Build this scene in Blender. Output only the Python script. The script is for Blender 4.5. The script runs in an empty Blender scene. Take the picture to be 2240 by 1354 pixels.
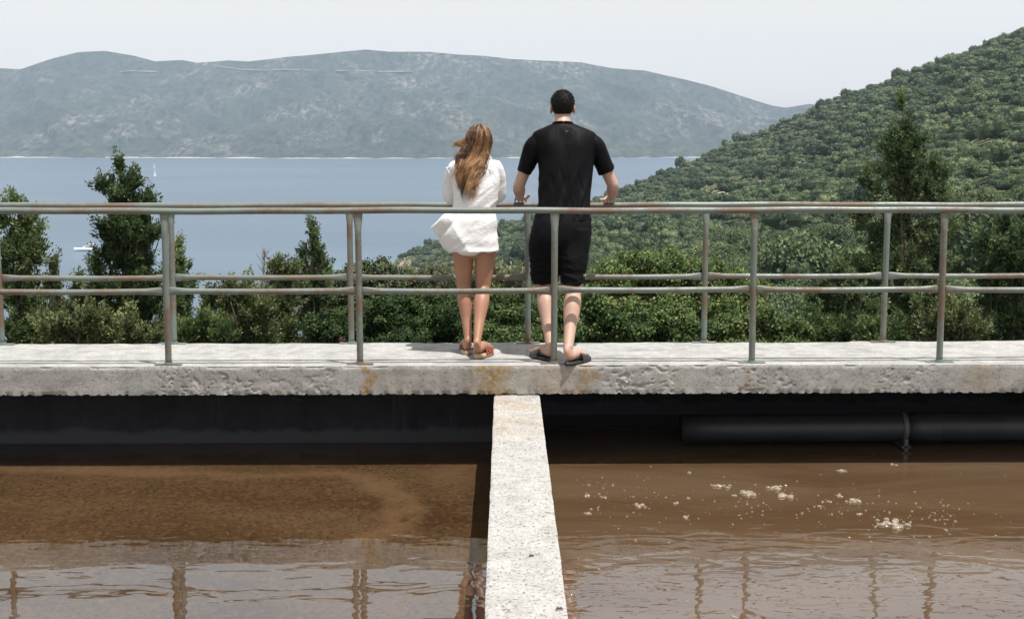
import bpy, bmesh, math, random
import numpy as np
from mathutils import Vector, Matrix
from mathutils.bvhtree import BVHTree

random.seed(7)
rng = np.random.default_rng(7)
S = bpy.context.scene
C = S.collection
R = math.radians

# ------------------------------------------------------------------ camera
F, EYE = 3000.0, 1.55
PITCH, YAW = math.atan(392 / F), R(0.5)
cd = bpy.data.cameras.new('camera'); cam = bpy.data.objects.new('camera', cd); C.objects.link(cam)
cd.sensor_width = 36.0; cd.lens = F / 2240 * 36.0; cd.clip_start = 0.1; cd.clip_end = 20000
cam.location = (0, 0, EYE); cam.rotation_euler = (math.pi / 2 - PITCH, 0, -YAW)
S.camera = cam

# ------------------------------------------------------------------ world, sun, exposure
SUN = Vector((0.25, -0.18, 1.02)).normalized()
w = bpy.data.worlds.new('World'); S.world = w; w.use_nodes = True
nt = w.node_tree
sky = nt.nodes.new('ShaderNodeTexSky'); sky.sky_type = 'NISHITA'; sky.sun_disc = False
sky.sun_elevation = math.asin(SUN.z); sky.sun_rotation = math.atan2(SUN.x, SUN.y)
sky.altitude = 70; sky.air_density = 2.6; sky.dust_density = 0.4; sky.ozone_density = 1.0
hs = nt.nodes.new('ShaderNodeHueSaturation'); hs.inputs['Saturation'].default_value = 0.14
nt.links.new(sky.outputs[0], hs.inputs['Color']); cool = nt.nodes.new('ShaderNodeMix'); cool.data_type = 'RGBA'; cool.blend_type = 'MULTIPLY'; cool.inputs[0].default_value = 1.0; cool.inputs[7].default_value = (1.0, 0.98, 0.95, 1)
nt.links.new(hs.outputs[0], cool.inputs[6]); nt.links.new(cool.outputs[2], nt.nodes['Background'].inputs[0])
nt.nodes['Background'].inputs[1].default_value = 0.108
sd = bpy.data.lights.new('sun', 'SUN'); sun = bpy.data.objects.new('sun', sd); C.objects.link(sun)
sd.energy = 4.8; sd.angle = R(0.53); sd.color = (1.0, 0.965, 0.91)
sun.rotation_euler = SUN.to_track_quat('Z', 'Y').to_euler(); sun.location = (5, -5, 40)
S.view_settings.view_transform = 'Standard'; S.view_settings.look = 'None'
S.view_settings.exposure = 0.42; S.view_settings.gamma = 1.0; S.view_settings.use_curve_mapping = False
S.cycles.max_bounces = 8; S.cycles.diffuse_bounces = 3; S.cycles.glossy_bounces = 3
S.cycles.transmission_bounces = 4; S.cycles.volume_bounces = 0; S.cycles.transparent_max_bounces = 8
S.cycles.caustics_reflective = False; S.cycles.caustics_refractive = False

# ------------------------------------------------------------------ measuring the photograph
def ray(px, py):
    x, y = (px - 1120) / F, -(py - 677) / F
    c, s = math.cos(PITCH), math.sin(PITCH)
    d = (x, c + y * s, -s + y * c)
    ca, sa = math.cos(YAW), math.sin(YAW)
    return np.array([d[0] * ca + d[1] * sa, -d[0] * sa + d[1] * ca, d[2]])
def at_z(px, py, z):
    d = ray(px, py); return np.array([0, 0, EYE]) + d * ((z - EYE) / d[2])
def at_y(px, py, y):
    d = ray(px, py); return np.array([0, 0, EYE]) + d * (y / d[1])

# ------------------------------------------------------------------ numpy noise
def _hash(ix, iy, iz, seed):
    h = (ix.astype(np.int64) * 374761393 + iy.astype(np.int64) * 668265263 + iz.astype(np.int64) * 2147483647 + seed * 974634777) & 0xffffffff
    h = ((h ^ (h >> 13)) * 1274126177) & 0xffffffff
    h = ((h ^ (h >> 16)) * 2246822519) & 0xffffffff
    return ((h ^ (h >> 15)) & 0xffff) / 65535.0
def vnoise(P, seed=0):
    P = np.asarray(P, float); i = np.floor(P); f = P - i; f = f * f * (3 - 2 * f)
    r = 0
    for dx in (0, 1):
        for dy in (0, 1):
            for dz in (0, 1):
                wgt = (f[..., 0] if dx else 1 - f[..., 0]) * (f[..., 1] if dy else 1 - f[..., 1]) * (f[..., 2] if dz else 1 - f[..., 2])
                r = r + wgt * _hash(i[..., 0] + dx, i[..., 1] + dy, i[..., 2] + dz, seed)
    return r * 2 - 1
def fbm(P, seed=0, oct=4):
    P = np.asarray(P, float); a, r = 1.0, 0
    for k in range(oct):
        r = r + a * vnoise(P * 2 ** k, seed + k); a *= 0.5
    return r
def sstep(a, b, x):
    t = np.clip((x - a) / (b - a), 0, 1); return t * t * (3 - 2 * t)

# ------------------------------------------------------------------ object helpers
def tag(o, label=None, cat=None, group=None, kind=None):
    if label: o['label'] = label
    if cat: o['category'] = cat
    if group: o['group'] = group
    if kind: o['kind'] = kind
    return o
def link(o, parent=None):
    C.objects.link(o)
    if parent is not None:
        o.parent = parent; o.matrix_parent_inverse = Matrix.Translation(-Vector(parent.location)) if parent.parent is None else Matrix.Identity(4)
    return o
def empty(name, loc, label, cat, group=None):
    o = bpy.data.objects.new(name, None); o.location = loc; o.empty_display_size = 0.1; C.objects.link(o)
    return tag(o, label, cat, group)
def mesh_np(name, V, Fq, mat, parent=None, smooth=True, attrs=None):
    """V (n,3); Fq (m,4) or (m,3) int array, or list of such arrays."""
    me = bpy.data.meshes.new(name)
    V = np.asarray(V, np.float32)
    if not isinstance(Fq, list): Fq = [Fq]
    Fq = [np.asarray(f, np.int32) for f in Fq if len(f)]
    nl = sum(f.size for f in Fq); nf = sum(len(f) for f in Fq)
    me.vertices.add(len(V)); me.vertices.foreach_set('co', V.ravel())
    me.loops.add(nl); me.loops.foreach_set('vertex_index', np.concatenate([f.ravel() for f in Fq]))
    tot = np.concatenate([np.full(len(f), f.shape[1], np.int32) for f in Fq])
    st = np.concatenate([[0], np.cumsum(tot)[:-1]]).astype(np.int32)
    me.polygons.add(nf); me.polygons.foreach_set('loop_start', st); me.polygons.foreach_set('loop_total', tot)
    me.polygons.foreach_set('use_smooth', np.full(nf, smooth, bool))
    for k, (a, dom) in (attrs or {}).items():
        at = me.attributes.new(k, 'FLOAT', dom); at.data.foreach_set('value', np.asarray(a, np.float32))
    me.update(); me.validate()
    me.materials.append(mat)
    o = bpy.data.objects.new(name, me)
    return link(o, parent)
def grid_faces(nr, nc, wrap=False):
    i = np.arange(nr - 1)[:, None]; j = np.arange(nc if wrap else nc - 1)[None, :]
    j2 = (j + 1) % nc
    return np.stack([i * nc + j, i * nc + j2, (i + 1) * nc + j2, (i + 1) * nc + j], -1).reshape(-1, 4)
def catmull(P, n):
    P = np.asarray(P, float); m = len(P)
    if m == 2:
        t = np.linspace(0, 1, n)[:, None]; return P[0] * (1 - t) + P[1] * t
    Q = np.vstack([2 * P[0] - P[1], P, 2 * P[-1] - P[-2]])
    t = np.linspace(0, m - 1, n); k = np.minimum(t.astype(int), m - 2); f = (t - k)[:, None]
    p0, p1, p2, p3 = Q[k], Q[k + 1], Q[k + 2], Q[k + 3]
    return 0.5 * (2 * p1 + (p2 - p0) * f + (2 * p0 - 5 * p1 + 4 * p2 - p3) * f ** 2 + (3 * p1 - p0 - 3 * p2 + p3) * f ** 3)
class Shell:
    """collects closed shells: tubes, lofts, boxes"""
    def __init__(s): s.V = []; s.Q = []; s.T = []; s.n = 0
    def rings(s, rs, cap=True):
        nr, nc = len(rs), len(rs[0]); V = np.concatenate(rs)
        s.Q.append(grid_faces(nr, nc, True) + s.n)
        nv = nr * nc
        if cap:
            V = np.vstack([V, rs[0].mean(0), rs[-1].mean(0)])
            j = np.arange(nc); k = (j + 1) % nc
            s.T.append(np.stack([np.full(nc, nv), k, j], -1) + s.n)
            s.T.append(np.stack([np.full(nc, nv + 1), (nr - 1) * nc + j, (nr - 1) * nc + k], -1) + s.n)
            nv += 2
        s.V.append(V); s.n += nv
        return s
    def tube(s, pts, rad, seg=None, n=16, ref=(1, 0, 0), round_ends=True, expo=2.0):
        """rad: list of r or (ra along ref, rb across)"""
        pts = np.asarray(pts, float); rr = np.array([(r, r) if np.isscalar(r) else r for r in rad], float)
        seg = seg or max(2, 6 * (len(pts) - 1) + 1)
        P = catmull(pts, seg); t0 = np.linspace(0, 1, len(rr)); t1 = np.linspace(0, 1, seg)
        A = catmull(np.hstack([rr, np.zeros((len(rr), 1))]), seg)[:, :2] if len(rr) > 2 else np.stack([np.interp(t1, t0, rr[:, k]) for k in (0, 1)], -1)
        A = np.maximum(A, 1e-4)
        T = np.gradient(P, axis=0); T /= np.linalg.norm(T, axis=1)[:, None] + 1e-9
        ref = np.asarray(ref, float)
        th = np.linspace(0, 2 * math.pi, n, endpoint=False)
        c, sn = np.cos(th), np.sin(th)
        if expo != 2.0:
            c = np.sign(c) * np.abs(c) ** (2 / expo); sn = np.sign(sn) * np.abs(sn) ** (2 / expo)
        rs = []
        def ring(p, t, a, b):
            x = ref - t * ref.dot(t); x /= np.linalg.norm(x) + 1e-9; y = np.cross(t, x)
            return p + np.outer(c * a, x) + np.outer(sn * b, y)
        if round_ends:
            for q in (0.25, 0.7): rs.append(ring(P[0] - T[0] * min(A[0]) * math.sqrt(1 - q * q) * 0.9, T[0], *(A[0] * q)))
        for k in range(seg): rs.append(ring(P[k], T[k], *A[k]))
        if round_ends:
            for q in (0.7, 0.25): rs.append(ring(P[-1] + T[-1] * min(A[-1]) * math.sqrt(1 - q * q) * 0.9, T[-1], *(A[-1] * q)))
        return s.rings(rs)
    def ellipsoid(s, c, r, nu=20, nv=14, rot=None):
        th = np.linspace(0, 2 * math.pi, nu, endpoint=False); rs = []
        for v in np.linspace(-math.pi / 2 * 0.96, math.pi / 2 * 0.96, nv):
            q = np.stack([np.cos(th) * math.cos(v) * r[0], np.sin(th) * math.cos(v) * r[1], np.full(nu, math.sin(v) * r[2])], -1)
            if rot is not None: q = q @ np.asarray(rot).T
            rs.append(q + c)
        return s.rings(rs)
    def box(s, lo, hi):
        x0, y0, z0 = lo; x1, y1, z1 = hi
        V = np.array([(x0, y0, z0), (x1, y0, z0), (x1, y1, z0), (x0, y1, z0), (x0, y0, z1), (x1, y0, z1), (x1, y1, z1), (x0, y1, z1)], float)
        s.Q.append(np.array([(0, 3, 2, 1), (4, 5, 6, 7), (0, 1, 5, 4), (1, 2, 6, 5), (2, 3, 7, 6), (3, 0, 4, 7)]) + s.n)
        s.V.append(V); s.n += 8; return s
    def build(s, name, mat, parent=None, smooth=True):
        return mesh_np(name, np.vstack(s.V), s.Q + s.T, mat, parent, smooth)
    def fuse(s, name, mat, parent=None, voxel=0.005, smooth=4, disp=None):
        o = mesh_np(name, np.vstack(s.V), s.Q + s.T, mat, None)
        m = o.modifiers.new('r', 'REMESH'); m.mode = 'VOXEL'; m.voxel_size = voxel; m.use_smooth_shade = True
        dg = bpy.context.evaluated_depsgraph_get()
        me = bpy.data.meshes.new_from_object(o.evaluated_get(dg))
        bpy.data.objects.remove(o)
        bm = bmesh.new(); bm.from_mesh(me)
        for _ in range(smooth): bmesh.ops.smooth_vert(bm, verts=bm.verts, factor=0.5, use_axis_x=True, use_axis_y=True, use_axis_z=True)
        bm.normal_update()
        if disp is not None:
            co = np.array([v.co for v in bm.verts]); no = np.array([v.normal for v in bm.verts])
            co = disp(co, no)
            for v, q in zip(bm.verts, co): v.co = q
        bm.to_mesh(me); bm.free()
        me.polygons.foreach_set('use_smooth', np.ones(len(me.polygons), bool)); me.update()
        me.materials.clear(); me.materials.append(mat); me.name = name
        return link(bpy.data.objects.new(name, me), parent)

# ------------------------------------------------------------------ material helpers
class Mat:
    def __init__(s, name):
        s.m = bpy.data.materials.new(name); s.m.use_nodes = True; s.t = s.m.node_tree
        s.b = s.t.nodes['Principled BSDF']; s.out = s.t.nodes['Material Output']
        s.tc = None
    def node(s, typ, **kw):
        n = s.t.nodes.new(typ)
        for k, v in kw.items():
            if k.startswith('_'): setattr(n, k[1:], v)
            else: s.set(n.inputs[k.replace('0', ' ') if k not in n.inputs else k], v)
        return n
    def set(s, sock, v):
        if hasattr(v, 'is_linked') or isinstance(v, bpy.types.NodeSocket): s.t.links.new(v, sock)
        elif isinstance(v, (tuple, list)) and sock.type == 'RGBA' and len(v) == 3: sock.default_value = (*v, 1)
        else: sock.default_value = v
    def pos(s, scale=(1, 1, 1), warp=None):
        if s.tc is None: s.tc = s.t.nodes.new('ShaderNodeNewGeometry').outputs['Position']
        mp = s.t.nodes.new('ShaderNodeMapping'); s.t.links.new(warp or s.tc, mp.inputs[0])
        mp.inputs['Scale'].default_value = scale if isinstance(scale, tuple) else (scale,) * 3
        return mp.outputs[0]
    def noise(s, scale, detail=4, rough=0.55, vec=None, dist=0.0):
        n = s.t.nodes.new('ShaderNodeTexNoise'); n.inputs['Scale'].default_value = 1.0
        n.inputs['Detail'].default_value = detail; n.inputs['Roughness'].default_value = rough; n.inputs['Distortion'].default_value = dist
        s.t.links.new(vec or s.pos(scale), n.inputs['Vector']); return n.outputs['Fac']
    def voro(s, scale, feature='F1', vec=None):
        n = s.t.nodes.new('ShaderNodeTexVoronoi'); n.feature = feature; n.inputs['Scale'].default_value = 1.0
        s.t.links.new(vec or s.pos(scale), n.inputs['Vector']); return n.outputs['Distance']
    def ramp(s, fac, stops):
        n = s.t.nodes.new('ShaderNodeValToRGB'); s.set(n.inputs[0], fac); e = n.color_ramp.elements
        while len(e) < len(stops): e.new(0.5)
        for k, (p, c) in enumerate(stops):
            e[k].position = p; e[k].color = (*c, 1) if isinstance(c, (tuple, list)) else (c, c, c, 1)
        return n.outputs[0]
    def mix(s, fac, a, b, typ='MIX'):
        n = s.t.nodes.new('ShaderNodeMix'); n.data_type = 'RGBA'; n.blend_type = typ
        s.set(n.inputs[0], fac); s.set(n.inputs[6], a); s.set(n.inputs[7], b); return n.outputs[2]
    def math(s, op, a, b=0.0, c=0.0):
        n = s.t.nodes.new('ShaderNodeMath'); n.operation = op; s.set(n.inputs[0], a); s.set(n.inputs[1], b); s.set(n.inputs[2], c); return n.outputs[0]
    def attr(s, name):
        n = s.t.nodes.new('ShaderNodeAttribute'); n.attribute_name = name; return n.outputs['Fac']
    def bump(s, h, strength=0.3, dist=0.01, normal=None):
        n = s.t.nodes.new('ShaderNodeBump'); n.inputs['Strength'].default_value = strength; n.inputs['Distance'].default_value = dist
        s.set(n.inputs['Height'], h)
        if normal is not None: s.t.links.new(normal, n.inputs['Normal'])
        s.set(s.b.inputs['Normal'], n.outputs[0]); return n.outputs[0]
    def p(s, **kw):
        for k, v in kw.items(): s.set(s.b.inputs[k.replace('_', ' ')], v)
        return s.m

def m_plain(name, col, rough=0.7, spec=0.3, var=0.12, scale=30.0, bump=0.0, bscale=200.0):
    M = Mat(name); n = M.noise(scale, 4)
    M.p(Base_Color=M.mix(M.ramp(n, [(0.3, 0.0), (0.7, 1.0)]), tuple(c * (1 - var) for c in col), tuple(min(1, c * (1 + var)) for c in col)),
        Roughness=rough, Specular_IOR_Level=spec)
    if bump: M.bump(M.noise(bscale, 3), bump, 0.002)
    return M.m

def m_leaf(name, dark, mid, lite, trans=0.25, rough=0.5, spec=0.35):
    M = Mat(name)
    f = M.attr('tint')
    oi = M.t.nodes.new('ShaderNodeObjectInfo').outputs['Random']
    f2 = M.math('MULTIPLY_ADD', oi, 0.34, M.math('SUBTRACT', f, 0.17))
    col = M.ramp(f2, [(0.0, dark), (0.5, mid), (1.0, lite)])
    M.p(Base_Color=col, Roughness=rough, Specular_IOR_Level=spec)
    tr = M.node('ShaderNodeBsdfTranslucent'); M.set(tr.inputs[0], col)
    mx = M.t.nodes.new('ShaderNodeMixShader'); mx.inputs[0].default_value = trans
    M.t.links.new(M.b.outputs[0], mx.inputs[1]); M.t.links.new(tr.outputs[0], mx.inputs[2])
    M.t.links.new(mx.outputs[0], M.out.inputs[0])
    return M.m

# ---- concrete
def m_concrete(name, base, dark, lichen=True, speck=0.35, bump=0.2, blotch=0.0, crack=False, grime=False):
    M = Mat(name)
    big = M.noise(2.2, 5, 0.6); mid = M.noise(9.0, 5, 0.65); fine = M.noise(70.0, 4, 0.7); streak = M.noise((7.0, 7.0, 1.2), 4, 0.6)
    c = M.mix(M.ramp(mid, [(0.35, 0.0), (0.7, 1.0)]), dark, base)
    c = M.mix(M.math('MULTIPLY', M.ramp(streak, [(0.5, 0.0), (0.75, 1.0)]), 0.55), c, tuple(d * 0.62 for d in dark))
    c = M.mix(M.math('MULTIPLY', M.ramp(big, [(0.45, 0.0), (0.7, 1.0)]), 0.35), c, (base[0] * 1.1, base[1] * 1.07, base[2] * 1.02))
    sp = M.ramp(M.math('ADD', M.math('MULTIPLY', fine, 0.7), M.math('MULTIPLY', M.noise((26.0, 34.0, 30.0), 5, 0.75), 0.3)), [(0.40, 1.0), (0.47, 0.0)])
    c = M.mix(M.math('MULTIPLY', sp, speck), c, (0.07, 0.068, 0.062))
    blot = M.noise((3.4, 3.4, 7.0), 6, 0.72)
    c = M.mix(M.math('MULTIPLY', M.ramp(blot, [(0.50, 0.0), (0.68, 1.0)]), blotch), c, (0.155, 0.155, 0.152))
    if crack:
        c = M.mix(M.ramp(M.noise((17.0, 38.0, 10.0), 6, 0.78, dist=1.5), [(0.565, 0.0), (0.62, 0.8)]), c, (0.10, 0.096, 0.09))
    if lichen:
        l = M.attr('lichen')
        lm = M.math('MULTIPLY', l, M.ramp(M.noise(38.0, 5, 0.7), [(0.36, 0.0), (0.55, 1.0)]))
        lc = M.mix(M.noise(25.0, 3), (0.20, 0.105, 0.022), (0.36, 0.24, 0.09))
        c = M.mix(lm, c, lc)
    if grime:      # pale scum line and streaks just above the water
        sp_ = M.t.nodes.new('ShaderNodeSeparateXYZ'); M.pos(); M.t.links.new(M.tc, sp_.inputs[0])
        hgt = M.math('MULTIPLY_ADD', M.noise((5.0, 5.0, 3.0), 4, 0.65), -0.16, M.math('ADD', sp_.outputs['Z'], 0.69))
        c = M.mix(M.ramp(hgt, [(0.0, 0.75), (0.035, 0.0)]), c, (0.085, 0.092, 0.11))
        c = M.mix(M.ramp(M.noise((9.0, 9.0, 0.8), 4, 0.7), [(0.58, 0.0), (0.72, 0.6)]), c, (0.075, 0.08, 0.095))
    M.p(Base_Color=c, Roughness=0.92, Specular_IOR_Level=0.15)
    h = M.math('ADD', M.math('MULTIPLY', fine, 0.6), mid)
    M.bump(h, bump, 0.004)
    return M.m

MAT = {}
MAT['slab'] = m_concrete('weathered_concrete', (0.42, 0.413, 0.40), (0.29, 0.288, 0.282), speck=0.55, blotch=0.55)
MAT['walltop'] = m_concrete('speckled_concrete', (0.42, 0.41, 0.395), (0.34, 0.33, 0.315), speck=0.8, crack=True)
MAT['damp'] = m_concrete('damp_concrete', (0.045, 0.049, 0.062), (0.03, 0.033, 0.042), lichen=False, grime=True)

def m_paint(name):
    M = Mat(name)
    n = M.noise((2.2, 2.2, 2.2), 5, 0.65); n2 = M.noise(28.0, 4, 0.7); n3 = M.noise(5.5, 3)
    g = M.mix(n3, (0.10, 0.135, 0.118), (0.19, 0.215, 0.195))
    rust = M.mix(n2, (0.075, 0.042, 0.028), (0.19, 0.115, 0.075))
    k = M.math('ADD', M.math('MULTIPLY', n, 0.7), M.math('MULTIPLY', n2, 0.3))
    f = M.ramp(k, [(0.45, 0.0), (0.58, 0.85)])
    M.p(Base_Color=M.mix(f, g, rust), Roughness=M.ramp(f, [(0.0, 0.38), (1.0, 0.7)]), Specular_IOR_Level=0.45)
    M.bump(M.math('ADD', M.math('MULTIPLY', f, 0.5), n2), 0.35, 0.003)
    return M.m
MAT['rail'] = m_paint('flaking_green_paint')

def m_tank_water(name, left):
    M = Mat(name)
    if left:
        warp = M.t.nodes.new('ShaderNodeVectorMath'); warp.operation = 'MULTIPLY_ADD'
        nz = M.t.nodes.new('ShaderNodeTexNoise'); nz.inputs['Scale'].default_value = 0.9; nz.inputs['Detail'].default_value = 3
        M.pos(); M.t.links.new(M.tc, nz.inputs['Vector'])
        M.t.links.new(nz.outputs['Color'], warp.inputs[0]); warp.inputs[1].default_value = (1.4, 1.4, 0); M.t.links.new(M.tc, warp.inputs[2])
        wv = warp.outputs[0]
        fl = M.noise(None, 4, 0.7, vec=M.pos((26, 24, 1)))
        fl2 = M.noise(None, 2, 0.6, vec=M.pos((48, 40, 1)))
        blot = M.noise(None, 3, 0.5, vec=M.pos((0.9, 1.3, 1), warp=wv))
        streak = M.attr('streak')
        base = M.mix(M.ramp(blot, [(0.35, 0.0), (0.65, 1.0)]), (0.046, 0.024, 0.010), (0.090, 0.053, 0.025))
        c = M.mix(M.ramp(fl, [(0.50, 0.0), (0.62, 0.6)]), base, (0.115, 0.068, 0.036))
        c = M.mix(M.ramp(fl2, [(0.38, 0.7), (0.47, 0.0)]), c, (0.030, 0.015, 0.008))
        c = M.mix(M.math('MULTIPLY', streak, M.ramp(M.noise(None, 4, 0.7, vec=M.pos((9, 7, 1)), dist=0.8), [(0.33, 0.25), (0.5, 1.0)])), c, M.mix(fl, (0.105, 0.060, 0.029), (0.140, 0.083, 0.043)))
        h = M.math('ADD', M.noise(None, 1.5, 0.4, vec=M.pos((3.2, 6.5, 1)), dist=0.4), M.math('MULTIPLY', fl2, 0.006))
        M.p(Base_Color=c, Roughness=0.008, IOR=2.95, Specular_IOR_Level=0.5, Specular_Tint=(0.80, 0.90, 1.0, 1.0))  # blue of the reflected sky is put into the specular tint
        M.bump(h, 0.055, 0.05)
    else:
        blot = M.noise(None, 4, 0.5, vec=M.pos((0.7, 1.6, 1)), dist=0.8)
        c = M.mix(M.ramp(blot, [(0.38, 0.0), (0.62, 1.0)]), (0.082, 0.047, 0.024), (0.110, 0.070, 0.040))
        h = M.math('ADD', M.noise(None, 1.5, 0.4, vec=M.pos((3.0, 6.0, 1)), dist=1.0), M.math('MULTIPLY', M.noise(None, 1, 0.4, vec=M.pos((9, 17, 1)), dist=0.8), 0.16))
        M.p(Base_Color=c, Roughness=0.006, IOR=2.95, Specular_IOR_Level=0.5, Specular_Tint=(0.80, 0.90, 1.0, 1.0))  # specular tint colours the sky reflection bluer here too
        M.bump(h, 0.10, 0.05)
    return M.m
MAT['water_left'] = m_tank_water('scummy_brown_water', True)
MAT['water_right'] = m_tank_water('rippled_brown_water', False)

# ------------------------------------------------------------------ sea, far shore, near land
SEA = -70.0
M = Mat('sea_water')
n1 = M.noise((0.012, 0.05, 1), 5, 0.6); n2 = M.noise((0.15, 0.55, 1), 4, 0.6); n3 = M.noise((0.0014, 0.006, 1), 3)
shal = M.attr('shallow')
cs = M.mix(M.ramp(n3, [(0.35, 0.0), (0.65, 1.0)]), (0.044, 0.084, 0.132), (0.070, 0.116, 0.172))
cs = M.mix(shal, cs, (0.07, 0.20, 0.24))
M.p(Base_Color=cs, Roughness=0.28, IOR=1.33)
M.bump(M.math('ADD', n1, M.math('MULTIPLY', n2, 0.35)), 0.5, 0.9)
MAT['sea'] = M.m
ys = np.geomspace(150, 6400, 160); us = np.linspace(-1.15, 1.15, 220)
V = np.stack([us[None, :] * ys[:, None] * np.ones((160, 220)), ys[:, None] * np.ones((160, 220)), np.full((160, 220), SEA)], -1)
capep = np.array([-62.0, 715.0])
dcap = np.hypot((V[..., 0] - capep[0]), (V[..., 1] - capep[1]) * 0.7)
tag(mesh_np('sea', V.reshape(-1, 3), grid_faces(160, 220), MAT['sea'], None, True, {'shallow': ((1 - sstep(5, 42, dcap)).ravel() * 0.8, 'POINT')}), kind='structure')

# far mountains
ridge_px = [(-900, 200), (-500, 175), (-200, 165), (0, 150), (45, 152), (110, 130), (170, 115), (230, 112), (290, 122), (340, 135), (400, 132), (430, 138), (500, 133), (545, 135), (620, 126), (700, 119),
            (760, 113), (800, 109), (850, 114), (940, 114), (1000, 120), (1060, 123), (1120, 130), (1270, 137), (1340, 150), (1410, 155), (1500, 175), (1560, 190), (1620, 210), (1690, 232), (1720, 236),
            (1770, 228), (1830, 232), (1900, 245), (2100, 260), (2400, 275), (2900, 280)]
YR, YS = 5100.0, 3560.0
rp = np.array([at_y(px, py, YR) for px, py in ridge_px])
NU, NT = 620, 190
ug = np.linspace(-0.68, 0.60, NU); tg = np.concatenate([np.linspace(-0.02, 1.0, 165), np.linspace(1.02, 1.3, NT - 165)])
def mountain(u, t):
    zr = np.interp(u * YR, rp[:, 0], rp[:, 2])
    x0 = u * (YS + (YR - YS) * t)
    y = YS + (YR - YS) * t + 60 * np.sin(u * 14) * (1 - np.clip(t, 0, 1))
    P = np.stack([x0 / 420 + t * 1.6, t * 1.1, x0 * 0], -1)
    rid = 1 - np.abs(fbm(P, 11, 4)); rid2 = 1 - np.abs(fbm(P * np.array([3.3, 1.8, 1]), 31, 4))
    tc = np.clip(t, 0, 1)
    prof = 0.62 * tc ** 0.9 + 0.38 * tc ** 2.2
    z = SEA + (zr - SEA) * prof
    env = np.clip(tc * 7, 0, 1) * np.clip((1 - tc) * 4.5, 0, 1)
    z = z + env * ((rid - 0.75) * 78 + (rid2 - 0.75) * 26) + np.where(t > 1, -(t - 1) * 420, 0) + np.where(t < 0, t * 600, 0)
    z = z + np.clip((1 - tc) * 30, 0.12, 1) * np.clip(tc * 20, 0, 1) * fbm(np.stack([x0 / 40, t * 30, x0 * 0], -1), 77, 3) * 3.0
    return np.stack([x0, y, z], -1)
G = mountain(*np.meshgrid(ug, tg))
M = Mat('mountain_scrub')
spk = M.noise((0.050, 0.016, 0.050), 4, 0.8); spk2 = M.noise((0.16, 0.05, 0.16), 3, 0.7); patch = M.noise((0.0050, 0.0017, 0.0060), 6, 0.68, dist=0.4); band = M.noise((0.0022, 0.002, 0.020), 4, 0.6)
green = M.mix(M.ramp(spk, [(0.38, 0.0), (0.6, 1.0)]), (0.014, 0.023, 0.017), (0.054, 0.070, 0.050))
rock = M.mix(spk2, (0.24, 0.21, 0.18), (0.42, 0.38, 0.34))
slope = M.math('SUBTRACT', 1.0, M.math('MAXIMUM', 0.0, 1.0))
pk = M.math('ADD', M.math('MULTIPLY', patch, 0.75), M.math('MULTIPLY', band, 0.25))
msk = M.math('MULTIPLY', M.ramp(pk, [(0.48, 0.0), (0.62, 0.6)]), M.ramp(M.noise((0.060, 0.018, 0.045), 5, 0.85), [(0.50, 0.0), (0.58, 1.0)]))
geo = M.t.nodes.new('ShaderNodeNewGeometry'); sep = M.t.nodes.new('ShaderNodeSeparateXYZ'); M.t.links.new(geo.outputs['Position'], sep.inputs[0])
shore = M.ramp(M.math('MULTIPLY_ADD', M.noise((0.02, 0.02, 0.02), 3), 5.0, M.math('SUBTRACT', sep.outputs['Z'], SEA)), [(0.0, 1.0), (1.0, 0.0)])
shm = M.math('LESS_THAN', M.math('MULTIPLY_ADD', M.noise((0.012, 0.012, 0.02), 4), -12.0, M.math('SUBTRACT', sep.outputs['Z'], SEA - 5.2)), 0.0)
c = M.mix(msk, green, rock); c = M.mix(shm, c, (0.40, 0.38, 0.35))
M.p(Base_Color=c, Roughness=0.95, Specular_IOR_Level=0.1)
M.bump(spk, 0.6, 6.0)
MAT['mountain'] = M.m
tag(mesh_np('mountains', G.reshape(-1, 3), grid_faces(NT, NU), MAT['mountain'], None, True), kind='structure')
# pale roads cut across the far slope
def on_mountain(px, py):
    d = ray(px, py); u = d[0] / d[1]
    t = np.linspace(0.1, 0.999, 900); Q = mountain(np.full(900, u), t)
    err = (Q[:, 2] - EYE) / Q[:, 1] - d[2] / d[1]
    k = np.argmax(err > 0) if (err > 0).any() else 899
    return Q[k]
road_mat = m_plain('pale_road_cut', (0.19, 0.17, 0.15), 0.95, 0.1, 0.15, 0.02)
for pts in ([(262, 158), (285, 156), (315, 157), (345, 158)], [(478, 147), (500, 149), (530, 153), (575, 155), (620, 153), (700, 155)], [(735, 156), (800, 156), (840, 158), (905, 157)]):
    P = np.vstack([np.linspace(pts[k], pts[k + 1], 8, endpoint=k == len(pts) - 2) for k in range(len(pts) - 1)])
    W = np.array([on_mountain(*q) for q in P]); W[:, 1] = np.convolve(np.pad(W[:, 1], 3, 'edge'), np.ones(7) / 7, 'valid')
    W = np.array([at_y(*q, y) for q, y in zip(P, W[:, 1])])
    hw = 2.0 + 1.4 * vnoise(np.stack([np.arange(len(W)) * 0.7, W[:, 0] * 0, W[:, 0] * 0], -1), 5)
    lo, hi = W.copy(), W.copy()
    lo[:, 1] -= 14; lo[:, 2] += 0.5 - hw * 0.7; hi[:, 2] += hw * 0.9 + 0.5; hi[:, 1] -= 6
    bk = hi.copy(); bk[:, 1] += 30; bk[:, 2] -= 10
    tag(mesh_np('mountain_road', np.vstack([lo, hi, bk]), grid_faces(3, len(W)), road_mat, None, False), kind='structure')

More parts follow.
